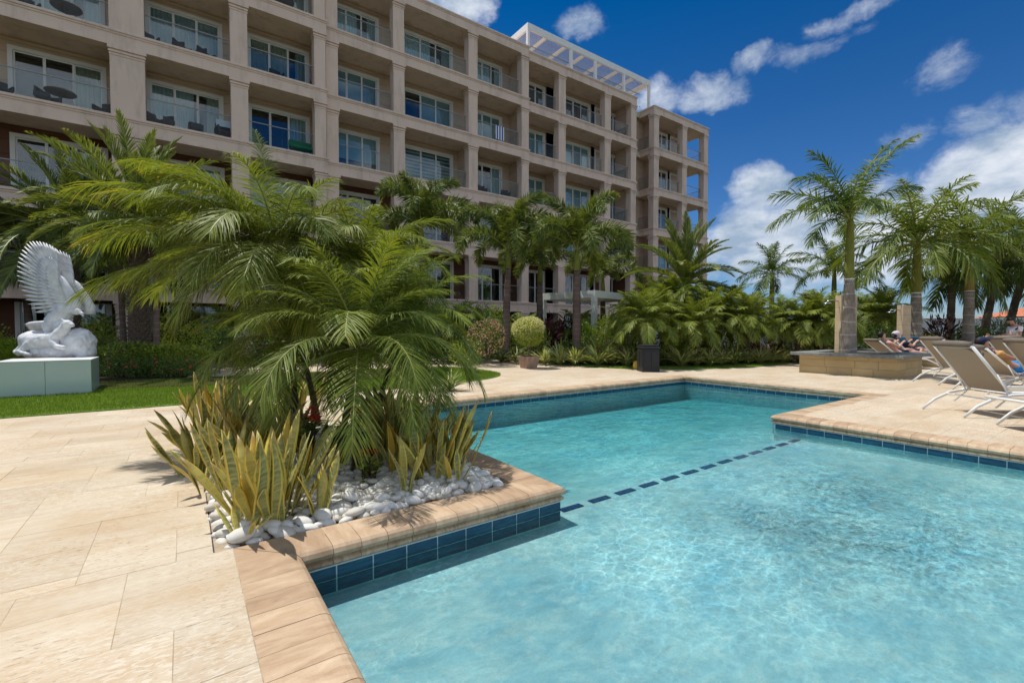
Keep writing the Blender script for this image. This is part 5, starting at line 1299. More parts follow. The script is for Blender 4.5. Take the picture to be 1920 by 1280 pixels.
# statue local frame: x to screen right, y away, z up
sp0 = atd(112, 660, 9.75)
st = thing('eagle_statue', 'white marble eagle with raised wings above a lying animal', 'statue', (sp0.x, sp0.y, PH), A_R)
st.scale = (.91, .91, .91)
def lump(name, parts, mat, parent, sub=2, disp=.02, dscale=.08, seed=0):
    """one continuous carved mass: metaball-like union through voxel remesh of rough solids"""
    b = MB()
    for kind, a in parts:
        if kind == 't': b.tube(a[0], a[1], 12)
        else:
            c, r3 = a; n = 12
            prof = [(math.sin(math.pi*i/8), -math.cos(math.pi*i/8)) for i in range(9)]; prof[0] = (.02, -1); prof[-1] = (.02, 1)
            q = MB(); q.lathe(prof, n); i0 = len(b.v); b.v += [(c[0]+x*r3[0], c[1]+y*r3[1], c[2]+z*r3[2]) for x, y, z in q.v]; b.t += [.5]*len(q.v); b.f += [tuple(i0+i for i in f) for f in q.f]; b.mi += [0]*len(q.f)
    me = b.mesh(name, mat, True); o = place(name, me, parent)
    m = o.modifiers.new('r', 'REMESH'); m.mode = 'VOXEL'; m.voxel_size = .022; m.use_smooth_shade = True
    m2 = o.modifiers.new('s', 'SMOOTH'); m2.iterations = 3; m2.factor = .6
    if disp:
        tx = bpy.data.textures.new('carve', 'CLOUDS'); tx.noise_scale = dscale; m3_ = o.modifiers.new('d', 'DISPLACE'); m3_.texture = tx; m3_.strength = disp; m3_.mid_level = .5
    return o
lump('rock_base', [('s', ((0, 0, .10), (.70, .42, .22))), ('s', ((.45, 0, .30), (.30, .34, .36))), ('s', ((-.45, 0, .15), (.32, .34, .26))), ('s', ((.62, -.02, .2), (.14, .25, .42)))], M['marble'], st, disp=.07, dscale=.13)
lump('lying_animal', [('s', ((-.38, -.18, .38), (.34, .22, .22))), ('t', ([(-.45, -.2, .36), (-.1, -.26, .36), (.2, -.24, .42)], [.2, .19, .17])), ('t', ([(.1, -.26, .38), (.32, -.28, .55), (.42, -.28, .68)], [.15, .12, .10])), ('s', ((.46, -.28, .74), (.13, .10, .10))), ('s', ((.56, -.30, .72), (.07, .06, .055))), ('s', ((.40, -.34, .83), (.03, .02, .05))),
     ('t', ([(.2, -.34, .35), (.35, -.42, .24), (.55, -.44, .22)], [.09, .06, .055])), ('t', ([(-.3, -.34, .3), (-.5, -.42, .12), (-.2, -.45, .06)], [.12, .09, .05])), ('t', ([(-.6, -.2, .3), (-.72, -.3, .12), (-.5, -.42, .05)], [.07, .045, .03]))], M['marble'], st, disp=.03, dscale=.1)
lump('eagle_body', [('s', ((.0, -.05, .78), (.24, .2, .28))), ('s', ((.14, -.05, .95), (.20, .17, .28))), ('t', ([(.18, -.05, 1.0), (.34, -.05, 1.10), (.44, -.06, 1.05)], [.16, .11, .08])), ('s', ((.47, -.06, 1.03), (.10, .08, .08))), ('t', ([(.53, -.06, 1.02), (.61, -.06, .98), (.62, -.06, .91)], [.05, .035, .012])),
     ('t', ([(-.1, -.15, .75), (-.05, -.2, .55), (0, -.24, .5)], [.12, .08, .05])), ('t', ([(.15, -.15, .75), (.2, -.22, .6), (.22, -.27, .56)], [.12, .08, .05]))], M['marble'], st, disp=.045, dscale=.05)
def feather(L, w):
    b = MB(); N = 7
    for j in range(N+1):
        f = j/N; ww = w*.5*(.6+.4*math.sin(min(1, f*1.4)*math.pi/2))*(1-max(0, (f-.75)/.25)**2*.9); z = L*f
        for x, y in ((-1, 0), (-.5, -.008), (0, -.018), (.5, -.008), (1, 0), (0, .012)): b.v.append((x*ww, y, z)); b.t.append(.5)
    for j in range(N):
        for k in range(6): a = j*6+k; c = j*6+(k+1) % 6; b.f.append((a, c, c+6, a+6)); b.mi.append(0)
    b.f.append(tuple(N*6+k for k in range(6))); b.f.append(tuple(reversed(range(6)))); b.mi += [0, 0]; return b.mesh('feather', M['marble'], True)
FM = [feather(1.0, .072), feather(.62, .085), feather(.36, .09)]
def wing(root, yaw, sc):
    wm = MB(); wm.tube([(.36, 0, -.12), (.36, 0, .05), (.24, 0, .38), (.12, 0, .64), (.06, 0, .72)], [.12, .12, .09, .06, .03], 10); w_ = place('wing', wm.mesh('wing_bone', M['marble'], True), st, root, (0, 0, yaw), sc)
    for layer, (n, k, yy, lk) in enumerate(((26, 0, 0., 1.), (24, 1, -.03, .92), (18, 2, -.06, 1.))):
        for i in range(n):
            q = i/(n-1); f = min(1, q*1.5); rx = .33-.24*f-.03*q; rz = .02+.60*f; ang = rad(-99+93*q**.95)
            L = .62+.50*math.sin(math.pi*min(1, .12+.80*q)) if k == 0 else (.80+.35*math.sin(math.pi*min(1, .12+.8*q)))*lk
            place('feather', FM[k], w_, (rx, yy+.006*(i % 2), rz), (0, ang, 0), (1.0 if k == 0 else 1.1, 1.4, L))
    return w_
wing((.02, -.05, 1.12), .12, 1.0); wing((.10, .20, 1.10), .42, .93)
tf = [(-150+k*7, .5) for k in range(6)]
for k in range(7): place('tail_feather', FM[1], st, (-.12, -.02+.02*k, .80-.012*k), (0, rad(-96-2*k), .1), (1.2, 1.2, .95))

# ================================================================== stone planter with slate top
M['planterstone'] = simple('sandstone_cladding', (.52, .37, .17), (.60, .46, .25), .75, 2., .3, bumps=.25, bscale=50, perobj=.12)
M['slate'] = simple('slate_top', (.14, .15, .14), (.26, .26, .24), .6, 6., .4, bumps=.3, bscale=40)
def planter(x0, x1, y0, y1, h, lab, name='stone_planter'):
    t = thing(name, lab, 'planter', ((x0+x1)/2, (y0+y1)/2, 0))
    b = MB(); b.box(x0+.02, x1-.02, y0+.02, y1-.02, 0, h-.01); b.build('masonry_core', M['grout'], t)
    r = random.Random(2); rows_ = [(0, h*.40), (h*.40, h*.80), (h*.80, h)]
    for z0, z1 in rows_:
        for fx in range(4):
            L = (x1-x0) if fx % 2 == 0 else (y1-y0); a = 0
            while a < L-.01:
                w_ = min(r.uniform(.32, .7), L-a); 
                if L-a-w_ < .15: w_ = L-a
                g = .003; b = MB()
                if fx == 0: b.box(x0+a+g, x0+a+w_-g, y0, y0+.02, z0+g, z1-g)
                elif fx == 2: b.box(x0+a+g, x0+a+w_-g, y1-.02, y1, z0+g, z1-g)
                elif fx == 1: b.box(x1-.0195, x1+.0005, y0+a+g, y0+a+w_-g, z0+g, z1-g)
                else: b.box(x0-.0005, x0+.0195, y0+a+g, y0+a+w_-g, z0+g, z1-g)
                b.build('stone', M['planterstone'], t); a += w_
    o_ = .17; iw = .42; H = h+.085
    for a0, a1, b0, b1 in ((x0-o_, x1+o_, y0-o_, y0+iw-o_), (x0-o_, x1+o_, y1-iw+o_, y1+o_), (x0-o_, x0-o_+iw, y0-o_+iw+.002, y1+o_-iw-.002), (x1+o_-iw, x1+o_, y0-o_+iw+.002, y1+o_-iw-.002)):
        b = MB(); b.box(a0, a1, b0, b1, h, H, bev=.008); b.build('slate_slab', M['slate'], t)
    b = MB(); b.box(x0+.2, x1-.2, y0+.2, y1-.2, h-.01, h+.04); b.build('planting_soil', M['soil'], t)
    return t
c_a, c_b, c_c = G(1684.6, 709.4), G(1487, 698.6), G(1732, 701)
planter(c_a.x-.15, c_c.x-.1, c_a.y, c_b.y, .50, 'sandstone planter with overhanging slate top holding the tall palm')
p2 = atd(1716, 640, 17.0); planter(p2.x-2.0, p2.x+1.3, p2.y-1.1, p2.y+1.1, .42, 'second sandstone planter behind the reclining couple')
p3 = atd(1815, 640, 20.5); planter(p3.x-1.6, p3.x+1.3, p3.y-1.1, p3.y+1.1, .42, 'far right sandstone planter behind the rear loungers')
# ================================================================== shower posts
M['postst'] = simple('travertine_post', (.50, .38, .24), (.60, .48, .33), .8, 5., .3, bumps=.2, bscale=50)
M['signcream'] = simple('sign_cream', (.70, .62, .34), None, .6); M['signred'] = simple('sign_red', (.45, .09, .05), None, .6); M['signink'] = simple('sign_ink', (.10, .09, .08), None, .7)
M['chrome'] = simple('chrome', (.55, .56, .58), None, .25, metal=1.)
def shower(px, d, wpx, h, lab, name, sgn):
    p = atd(px, 640, d); W_ = wpx*d/FPX; t = thing(name, lab, 'outdoor shower', (p.x, p.y, 0), A_R+.12)
    b = MB(); k = 6
    for i in range(k): b = MB(); b.box(0, W_, 0, .22, h*i/k+.002, h*(i+1)/k-.002, bev=.004); b.build('stone_course', M['postst'], t, world=False)
    a = MB(); a.tube([(0, .1, h-.18), (-.22, .1, h-.14), (-.38, .1, h-.17)], .012, 8); a.build('shower_arm', M['chrome'], t, True, world=False)
    a = MB(); a.lathe([(.012, .06), (.03, .04), (.12, .012), (.125, 0)], 18, (-.38, .1, h-.25)); a.build('shower_head', M['chrome'], t, True, world=False)
    return t, W_
t1, W1 = shower(1576, 13.9, 33, 2.25, 'tan stone shower post with rule sign behind the tallest palm', 'shower_post', 1)
def sg(x0, x1, z0, z1, m, name, y=-.012, par=None):
    b = MB(); b.box(x0, x1, y, y+.0115 if y > -.013 else y+.003, z0, z1); return b.build(name, m, par or t1, world=False)
x0, x1 = W1*.66, W1*.92
s1 = sg(x0, x1, 1.90, 2.0, M['signred'], 'sign_header'); s2 = sg(x0, x1, 1.55, 1.86, M['signcream'], 'sign_panel'); s3 = sg(x0, x1, 1.12, 1.35, M['signcream'], 'lower_sign_panel')
for i in range(7): sg(x0+.01, x1-.01-.02*(i % 3), 1.58+i*.038, 1.592+i*.038, M['signink'], 'text_line', -.0155, s2)
for i in range(5): sg(x0+.01, x1-.01-.015*(i % 2), 1.14+i*.04, 1.16+i*.04, M['signred'], 'text_line', -.0155, s3)
for i in range(2): sg(x0+.012, x1-.012, 1.925+i*.035, 1.937+i*.035, M['signcream'], 'text_line', -.0155, s1)
shower(1692, 15.8, 17, 2.05, 'plain tan stone shower post left of second royal palm', 'shower_post', 0)

# ================================================================== bin, pots
bp = G(1215, 696)
bn = thing('litter_bin', 'black square litter bin beside the grass strip', 'litter bin', (bp.x, bp.y, 0), A_R+.06)
def lo(par, name, m, *a, bev=0): b = MB(); b.box(*a, bev=bev); return b.build(name, m, par, world=False)
lo(bn, 'body', M['darkplastic'], -.29, .29, -.29, .29, .03, .66, bev=.015); lo(bn, 'plinth', M['darkplastic'], -.30, .30, -.30, .30, 0, .10, bev=.01)
for s in (-1, 1): lo(bn, 'side_panel', M['darkplastic'], -.24 if s < 0 else .02, -.02 if s < 0 else .24, -.302, -.289, .14, .60, bev=.005); lo(bn, 'side_panel', M['darkplastic'], -.302, -.289, -.24 if s < 0 else .02, -.02 if s < 0 else .24, .14, .60, bev=.005)
b = MB(); b.box(-.31, .31, -.31, .31, .66, .72, bev=.02); b.box(-.27, .27, -.27, .27, .72, .77, bev=.02); b.build('hooded_lid', M['darkplastic'], bn, world=False)
bn.scale = (.84, .84, 1.02)
lo(bn, 'flap', M['furn'], -.2, .2, -.318, -.309, .672, .712)
M['yellowrock'] = simple('yellow_lamp', (.72, .50, .06), (.6, .38, .04), .5, 8.)
yp = G(1193, 692); b = MB(); b.lathe([(.08, 0), (.10, .05), (.105, .14), (.085, .22), (.04, .26)], 14, (yp.x, yp.y, .0)); tag(b.build('yellow_bucket', M['yellowrock'], smooth=True), 'small yellow rounded container left of the black bin', 'bucket')
def woodpot():
    m, q, out = newmat('wood_grain_pot'); ob = q.node('ShaderNodeTexCoord').outputs['Object']
    n = q.noise(q.vscale(ob, (14, 14, 1.2)), 1., 6, .6); principled(q, out, q.mix(q.mapr(n, .35, .65), (.26, .17, .12), (.42, .29, .22)), .7, .3); return m
M['pot'] = woodpot()
def pot(px, py_, w_, h, lab, th, kind):
    g = G(px, py_); t = thing('plant_pot', lab, 'flower pot', (g.x, g.y, 0), A_R+.5); b = MB(); s2 = math.sqrt(2)
    b.tube([(0, 0, 0), (0, 0, h)], [w_*.36*s2, w_*.5*s2], 4); me_o = b.build('pot_wall', M['pot'], t, world=False)
    b = MB(); 
    for a in ((-.5, .5, -.5, -.44), (-.5, .5, .44, .5), (-.5, -.44, -.44, .44), (.44, .5, -.44, .44)): b.box(a[0]*w_*1.03, a[1]*w_*1.03, a[2]*w_*1.03, a[3]*w_*1.03, h+.001, h+.025)
    b.build('rim', M['pot'], t, world=False); lo(t, 'pot_soil', M['soil'], -.44*w_, .44*w_, -.44*w_, .44*w_, h+.001, h+.012)
    return g
g = pot(991, 690, .52, .36, 'square wooden pot holding the round cream topiary', 0, 0)
t = thing('topiary_tree', 'round clipped small tree with cream leaf tips in pot', 'topiary', (g.x, g.y, .375))
b = MB(); b.tube([(0, 0, 0), (-.02, 0, .2), (-.01, 0, .55)], .014, 6); b.tube([(.06, 0, 0), (.07, .02, .2), (.06, 0, .5)], .012, 6); b.build('trunk', M['cocotrunk'], t, world=False)
place('foliage', leafcloud('foliage', .47, .47, .40, 3000, .065, .04, M['hedge'], 5, .7, .3, .72, .12, 0), t); place('cream_leaf_tips', leafcloud('leaf_tips', .49, .49, .36, 2600, .065, .045, M['cream'], 6, .95, .6, .88, .12, 0), t)
g = pot(887, 680, .50, .34, 'square wooden pot holding the loose green shrub', 0, 0)
t = thing('potted_shrub', 'loose green shrub growing in left wooden pot', 'potted plant', (g.x, g.y, .355)); place('foliage', leafcloud('foliage', .42, .42, .45, 1700, .08, .03, M['hedge'], 8, .4, .4, .42, .3, 5), t)

# ================================================================== sun loungers
M['sling'] = simple('taupe_sling', (.36, .305, .24), (.32, .27, .21), .8, 60., .2, bumps=.2, bscale=400)
M['cushion'] = simple('headrest_cushion', (.16, .135, .11), (.19, .16, .13), .8, 9., .2)
def lounger_parts(t, ba, seat=.33):
    W_ = .34; pv = .66; L = 1.88; bl = .86
    top = Vector((pv-bl*math.cos(ba), 0, seat+bl*math.sin(ba)))
    for s in (-1, 1):
        b = MB(); y = s*W_
        b.tube([(-.02, y*1.03, .012), (.16, y*1.03, .16), (.38, y*1.03, .27), (.62, y*1.03, seat-.01), (1.0, y*1.03, seat+.012), (1.4, y*1.03, seat-.02), (1.7, y*1.03, seat-.15), (1.90, y*1.03, .012)], [.022, .022, .024, .024, .024, .024, .022, .022], 6, flat=.55)
        b.build('leg_rail', M['white'], t, True, world=False)
        b = MB(); b.tube([(pv-.02, y*.92, seat), tuple(top+Vector((0, y*.92, 0)))], [.02, .02], 6); b.build('back_rail', M['white'], t, True, world=False)
        b = MB(); b.tube([(pv, y*.92, seat+.02), (L-.1, y*.92, seat+.03)], .018, 6); b.build('seat_rail', M['white'], t, True, world=False)
        # toothed ratchet strut
        if ba > .3:
            m_ = Vector((pv, 0, seat)).lerp(top, .42)
            b = MB(); b.tube([(m_.x, y*.96, m_.z), (m_.x-.02+.20, y*.96, m_.z*.45+.02), (m_.x+.0, y*.96, .14)], .013, 5)
            for k in range(4): f = .35+k*.14; x = m_.x+.16-.02*k; z = m_.z*(1-f*.75); b.box(x, x+.035, y*.96-.006, y*.96+.006, z-.02, z)
            b.build('ratchet_strut', M['white'], t, True, world=False)
    b = MB(); b.tube([(.34, -W_, .25), (.34, W_, .25)], .012, 6); b.tube([(1.72, -W_, seat-.17), (1.72, W_, seat-.17)], .012, 6); b.tube([(pv, -W_*.92, seat), (pv, W_*.92, seat)], .014, 6); b.tube([(top.x, -W_*.92, top.z), (top.x, W_*.92, top.z)], .018, 6); b.build('cross_bar', M['white'], t, True, world=False)
    def sheet(p0, p1, w_, sag, name, nseg=8, y0=None):
        b = MB(); d = p1-p0; nv = Vector((-d.z, 0, d.x)).normalized()
        for i in range(nseg+1):
            for j in range(7):
                yy = -w_+2*w_*j/6; q = p0+d*(i/nseg)-nv*sag*(1-(2*j/6-1)**2)*math.sin(math.pi*i/nseg)
                for o_ in (0, .006): b.v.append((q.x+nv.x*o_, yy, q.z+nv.z*o_)); b.t.append(.5)
        for i in range(nseg):
            for j in range(6):
                a = (i*7+j)*2; c = ((i+1)*7+j)*2; b.f += [(a, a+2, c+2, c), (a+1, c+1, c+3, a+3)]; b.mi += [0, 0]
        b.build(name, M['sling'], t, True, world=False)
    sheet(Vector((pv-.03, 0, seat+.02)), top*1+Vector((0, 0, -.0)), W_*.86, -.02, 'backrest_sling'); sheet(Vector((L-.12, 0, seat+.035)), Vector((pv+.03, 0, seat+.02)), W_*.86, -.02, 'seat_sling')
    dn = (Vector((pv, 0, seat))-top).normalized(); nv = Vector((-dn.z, 0, dn.x)) if False else Vector((math.sin(ba), 0, math.cos(ba)))
    b = MB(); c0 = top-dn*.035+nv*.01; c1 = top+dn*.17+nv*.045
    b.tube([(c0.x, -W_*.84, c0.z), (c0.x, -W_*.4, c0.z+.005), (c0.x, W_*.4, c0.z+.005), (c0.x, W_*.84, c0.z)], [.045, .052, .052, .045], 10); b.tube([(c1.x, -W_*.84, c1.z), (c1.x, 0, c1.z), (c1.x, W_*.84, c1.z)], [.04, .045, .04], 10)
    m_ = (c0+c1)/2; b.box(-.08, .08, -W_*.84, W_*.84, -.035, .035, M=Matrix.Translation(m_) @ Matrix.Rotation(ba, 4, 'Y')); b.build('headrest_cushion', M['cushion'], t, True, world=False)
    return top
def copy_thing(src, loc, rz, label):
    t = src.copy(); COL.objects.link(t); t.location = loc; t.rotation_euler = (0, 0, rz); t['label'] = label
    for ch in src.children:
        c = ch.copy(); COL.objects.link(c); c.parent = t
    return t
LG = 'sun loungers on the far terrace'
fa, fb2 = G(1728, 766), G(1815, 784); c = (fa+fb2)/2; lrz = math.atan2(-(fa.x-fb2.x), (fa.y-fb2.y))
l1 = thing('sun_lounger', 'nearest empty taupe sling lounger seen from behind', 'sun lounger', (c.x, c.y, 0), lrz, LG); lounger_parts(l1, rad(50))
def lounge_at(px, d, lab, rz=A_R, z=0): p = atd(px, 640, d); return copy_thing(l1, (p.x, p.y, 0), rz, lab)
g = G(1870, 796); l0 = thing('sun_lounger', 'flat sun lounger whose foot shows at right photo edge', 'sun lounger', (g.x-.0, g.y-.0, 0), lrz, LG)
off = Vector((math.sin(lrz), -math.cos(lrz), 0))*.36; l0.location = (g.x+off.x, g.y+off.y, 0); lounger_parts(l0, rad(3))
for ch in list(l0.children):
    if ch.name.startswith(('headrest_cushion', 'back_rail')): bpy.data.objects.remove(ch)
lounge_at(1738, 10.6, 'empty lounger directly behind the nearest one', lrz)
lc = thing('sun_lounger', 'low reclined lounger under the man in blue shorts', 'sun lounger', tuple(atd(1822, 640, 9.2)*Vector((1, 1, 0)) if False else (atd(1822, 640, 9.2).x, atd(1822, 640, 9.2).y, 0)), A_R, LG); lounger_parts(lc, rad(38))
lm = copy_thing(lc, (atd(1636, 640, 14.6).x, atd(1636, 640, 14.6).y, 0), A_R, 'lounger under the dark haired man behind the planter'); lw_ = copy_thing(lc, (atd(1664, 640, 15.4).x, atd(1664, 640, 15.4).y, 0), A_R, 'lounger under the woman with pink towel headscarf')
lounge_at(1868, 11.2, 'empty lounger third from the right photo edge'); lounge_at(1885, 12.2, 'empty lounger beyond the blue shorts man'); lounge_at(1903, 8.6, 'lounger with cushion cut by right photo edge', lrz)
b = MB(); p = lc.location; T = Matrix.Translation((p.x, p.y, 0)) @ Matrix.Rotation(A_R, 4, 'Z')
b.box(.62, 1.75, -.36, .36, .372, .386, bev=.004, M=T); b.box(.75, 1.2, -.385, -.365, .26, .382, bev=.004, M=T)
M['pinktowel'] = simple('pale_pink_towel', (.66, .60, .66), (.58, .52, .6), .95, 4.); tag(b.build('pool_towel', M['pinktowel']), 'pale pink towel under the man in blue shorts', 'towel')

# ================================================================== people
M['skin'] = simple('skin', (.50, .27, .19), (.46, .24, .16), .55, 6.); M['skinp'] = simple('pale_skin', (.60, .36, .28), (.56, .32, .24), .55, 6.)
M['hair'] = simple('dark_hair', (.012, .009, .008), None, .6); M['black'] = simple('black_plastic', (.01, .01, .012), None, .2)
M['shorts'] = simple('blue_floral_shorts', (.01, .16, .50), (.03, .32, .62), .8, 22.); M['tee'] = simple('mustard_shirt', (.58, .34, .12), (.52, .30, .10), .9, 5.)
M['wtee'] = simple('white_tshirt', (.72, .70, .76), (.66, .64, .7), .9, 5.); M['jean'] = simple('denim', (.08, .16, .30), (.10, .19, .34), .9, 12.); M['navy'] = simple('navy_cap', (.01, .02, .06), None, .8); M['book'] = simple('blue_book', (.04, .16, .35), (.05, .3, .5), .6, 14.)
M['sclera'] = simple('eye', (.7, .7, .7), None, .3)
def skinmesh(name, J, edges, mat, parent, sub=2, root=0):
    ks = list(J); idx = {k: i for i, k in enumerate(ks)}
    me = bpy.data.meshes.new(name); me.from_pydata([J[k][0] for k in ks], [(idx[a], idx[b_]) for a, b_ in edges], [])
    o = place(name+'_rig', me, None); o.modifiers.new('skin', 'SKIN'); sv = me.skin_vertices[0].data
    for k, i in idx.items():
        r_ = J[k][1]; sv[i].radius = r_ if isinstance(r_, tuple) else (r_, r_)
    sv[root].use_root = True
    m = o.modifiers.new('sub', 'SUBSURF'); m.levels = m.render_levels = sub
    dg = bpy.context.evaluated_depsgraph_get(); dg.update(); ne = bpy.data.meshes.new_from_object(o.evaluated_get(dg)); ne.name = name
    bpy.data.objects.remove(o); ne.materials.clear(); ne.materials.append(mat); ne.polygons.foreach_set('use_smooth', [True]*len(ne.polygons))
    return place(name, ne, parent)
def ell(c, r3, n=14, k=8):
    b = MB(); prof = [(max(.03, math.sin(math.pi*i/k)), -math.cos(math.pi*i/k)) for i in range(k+1)]; b.lathe(prof, n); b.v = [(c[0]+x*r3[0], c[1]+y*r3[1], c[2]+z*r3[2]) for x, y, z in b.v]; return b
def head_extras(t, c, f, up, hair=True, cap=None, glasses=True, long_=False):
    """c centre of the head, f facing, up; adds hair, eyes, glasses, ears are in the body graph"""
    f = Vector(f).normalized(); s_ = Vector(up).cross(f).normalized(); up = f.cross(s_)
    Mx = Matrix((f, s_, up)).transposed().to_4x4(); Mx.translation = Vector(c)
    def put(mb, name, m): o = place(name, mb.mesh(name, m, True), t); o.matrix_local = Mx; return o
    if hair:
        h = ell((-.022, 0, .030), (.100, .086, .098), 16, 10); h.v = [(x, y, z if x < .03 or z > .06 else z+.03) for x, y, z in h.v]; put(h, 'hair', M['hair'])
        if long_: q = MB(); q.tube([(-.08, 0, .02), (-.11, 0, -.08), (-.08, .02, -.2)], [.06, .05, .02], 8); put(q, 'hair_tail', M['hair'])
    for s in (-1, 1): put(ell((.088, s*.032, .012), (.010, .013, .009), 8, 6), 'eye', M['sclera'])
    q = MB(); q.box(.090, .096, -.022, .022, -.048, -.042); put(q, 'mouth', M['crot'])
    if glasses:
        q = MB(); q.box(.096, .106, .008, .062, -.008, .026, bev=.004); q.box(.096, .106, -.062, -.008, -.008, .026, bev=.004); q.box(.098, .104, -.01, .01, .012, .02); q.box(-.01, .1, .066, .071, .012, .02); q.box(-.01, .1, -.071, -.066, .012, .02); put(q, 'sunglasses', M['black'])
    if cap: 
        q = ell((-.012, 0, .045), (.106, .092, .082), 16, 8); q.box(.06, .19, -.065, .065, .055, .066, bev=.004); put(q, 'cap', cap)
def add_head(J, Ed, neck, hc, f, up, att):
    f = Vector(f).normalized(); s_ = Vector(up).cross(f).normalized(); up = f.cross(s_); hc = Vector(hc)
    J['neck'] = (neck, .055); J['jaw'] = (tuple(hc-up*.05+f*.025), (.066, .068)); J['head'] = (tuple(hc+up*.02), (.086, .082)); J['top'] = (tuple(hc+up*.078), (.066, .064))
    J['nose'] = (tuple(hc+f*.098-up*.012), .014); J['earl'] = (tuple(hc+s_*.082), .018); J['earr'] = (tuple(hc-s_*.082), .018)
    Ed += [(att, 'neck'), ('neck', 'jaw'), ('jaw', 'head'), ('head', 'top'), ('head', 'nose'), ('head', 'earl'), ('head', 'earr')]
def add_arm(J, Ed, tag_, sh, el_, wr, fdir, att, curl=(0, 0, -1)):
    sh, el_, wr = Vector(sh), Vector(el_), Vector(wr); fd = Vector(fdir).normalized(); cu_ = Vector(curl)
    J['sh'+tag_] = (tuple(sh), .060); J['ua'+tag_] = (tuple(sh.lerp(el_, .5)), .048); J['el'+tag_] = (tuple(el_), .040); J['fa'+tag_] = (tuple(el_.lerp(wr, .4)), .038); J['wr'+tag_] = (tuple(wr), .025); J['pa'+tag_] = (tuple(wr+fd*.06), (.040, .02))
    Ed += [(att, 'sh'+tag_), ('sh'+tag_, 'ua'+tag_), ('ua'+tag_, 'el'+tag_), ('el'+tag_, 'fa'+tag_), ('fa'+tag_, 'wr'+tag_), ('wr'+tag_, 'pa'+tag_)]
    sd = fd.cross(cu_).normalized(); pl = wr+fd*.06
    for i, L in enumerate((.062, .072, .068, .054)):
        b0 = pl+sd*(-.030+.020*i)+fd*.025; m1 = b0+fd*L*.55+cu_*.006; e1 = m1+(fd*.6+cu_*.8).normalized()*L*.5
        J[f'f{tag_}{i}a'] = (tuple(b0), .0095); J[f'f{tag_}{i}b'] = (tuple(m1), .0085); J[f'f{tag_}{i}c'] = (tuple(e1), .007); Ed += [('pa'+tag_, f'f{tag_}{i}a'), (f'f{tag_}{i}a', f'f{tag_}{i}b'), (f'f{tag_}{i}b', f'f{tag_}{i}c')]
    b0 = wr+fd*.03-sd*.04; e1 = b0-sd*.02+fd*.045+cu_*.01; J[f't{tag_}a'] = (tuple(b0), .012); J[f't{tag_}b'] = (tuple(e1), .009); Ed += [('wr'+tag_, f't{tag_}a'), (f't{tag_}a', f't{tag_}b')]
def add_leg(J, Ed, tag_, hip, kn, an, toe, att):
    hip, kn, an = Vector(hip), Vector(kn), Vector(an)
    J['hp'+tag_] = (tuple(hip), .092); J['th'+tag_] = (tuple(hip.lerp(kn, .5)), .078); J['kn'+tag_] = (tuple(kn), .056); J['cf'+tag_] = (tuple(kn.lerp(an, .35)), .058); J['an'+tag_] = (tuple(an), .036); J['he'+tag_] = (tuple(an.lerp(Vector(toe), .15)), .038); J['to'+tag_] = (tuple(toe), (.042, .022))
    Ed += [(att, 'hp'+tag_), ('hp'+tag_, 'th'+tag_), ('th'+tag_, 'kn'+tag_), ('kn'+tag_, 'cf'+tag_), ('cf'+tag_, 'an'+tag_), ('an'+tag_, 'he'+tag_), ('he'+tag_, 'to'+tag_)]
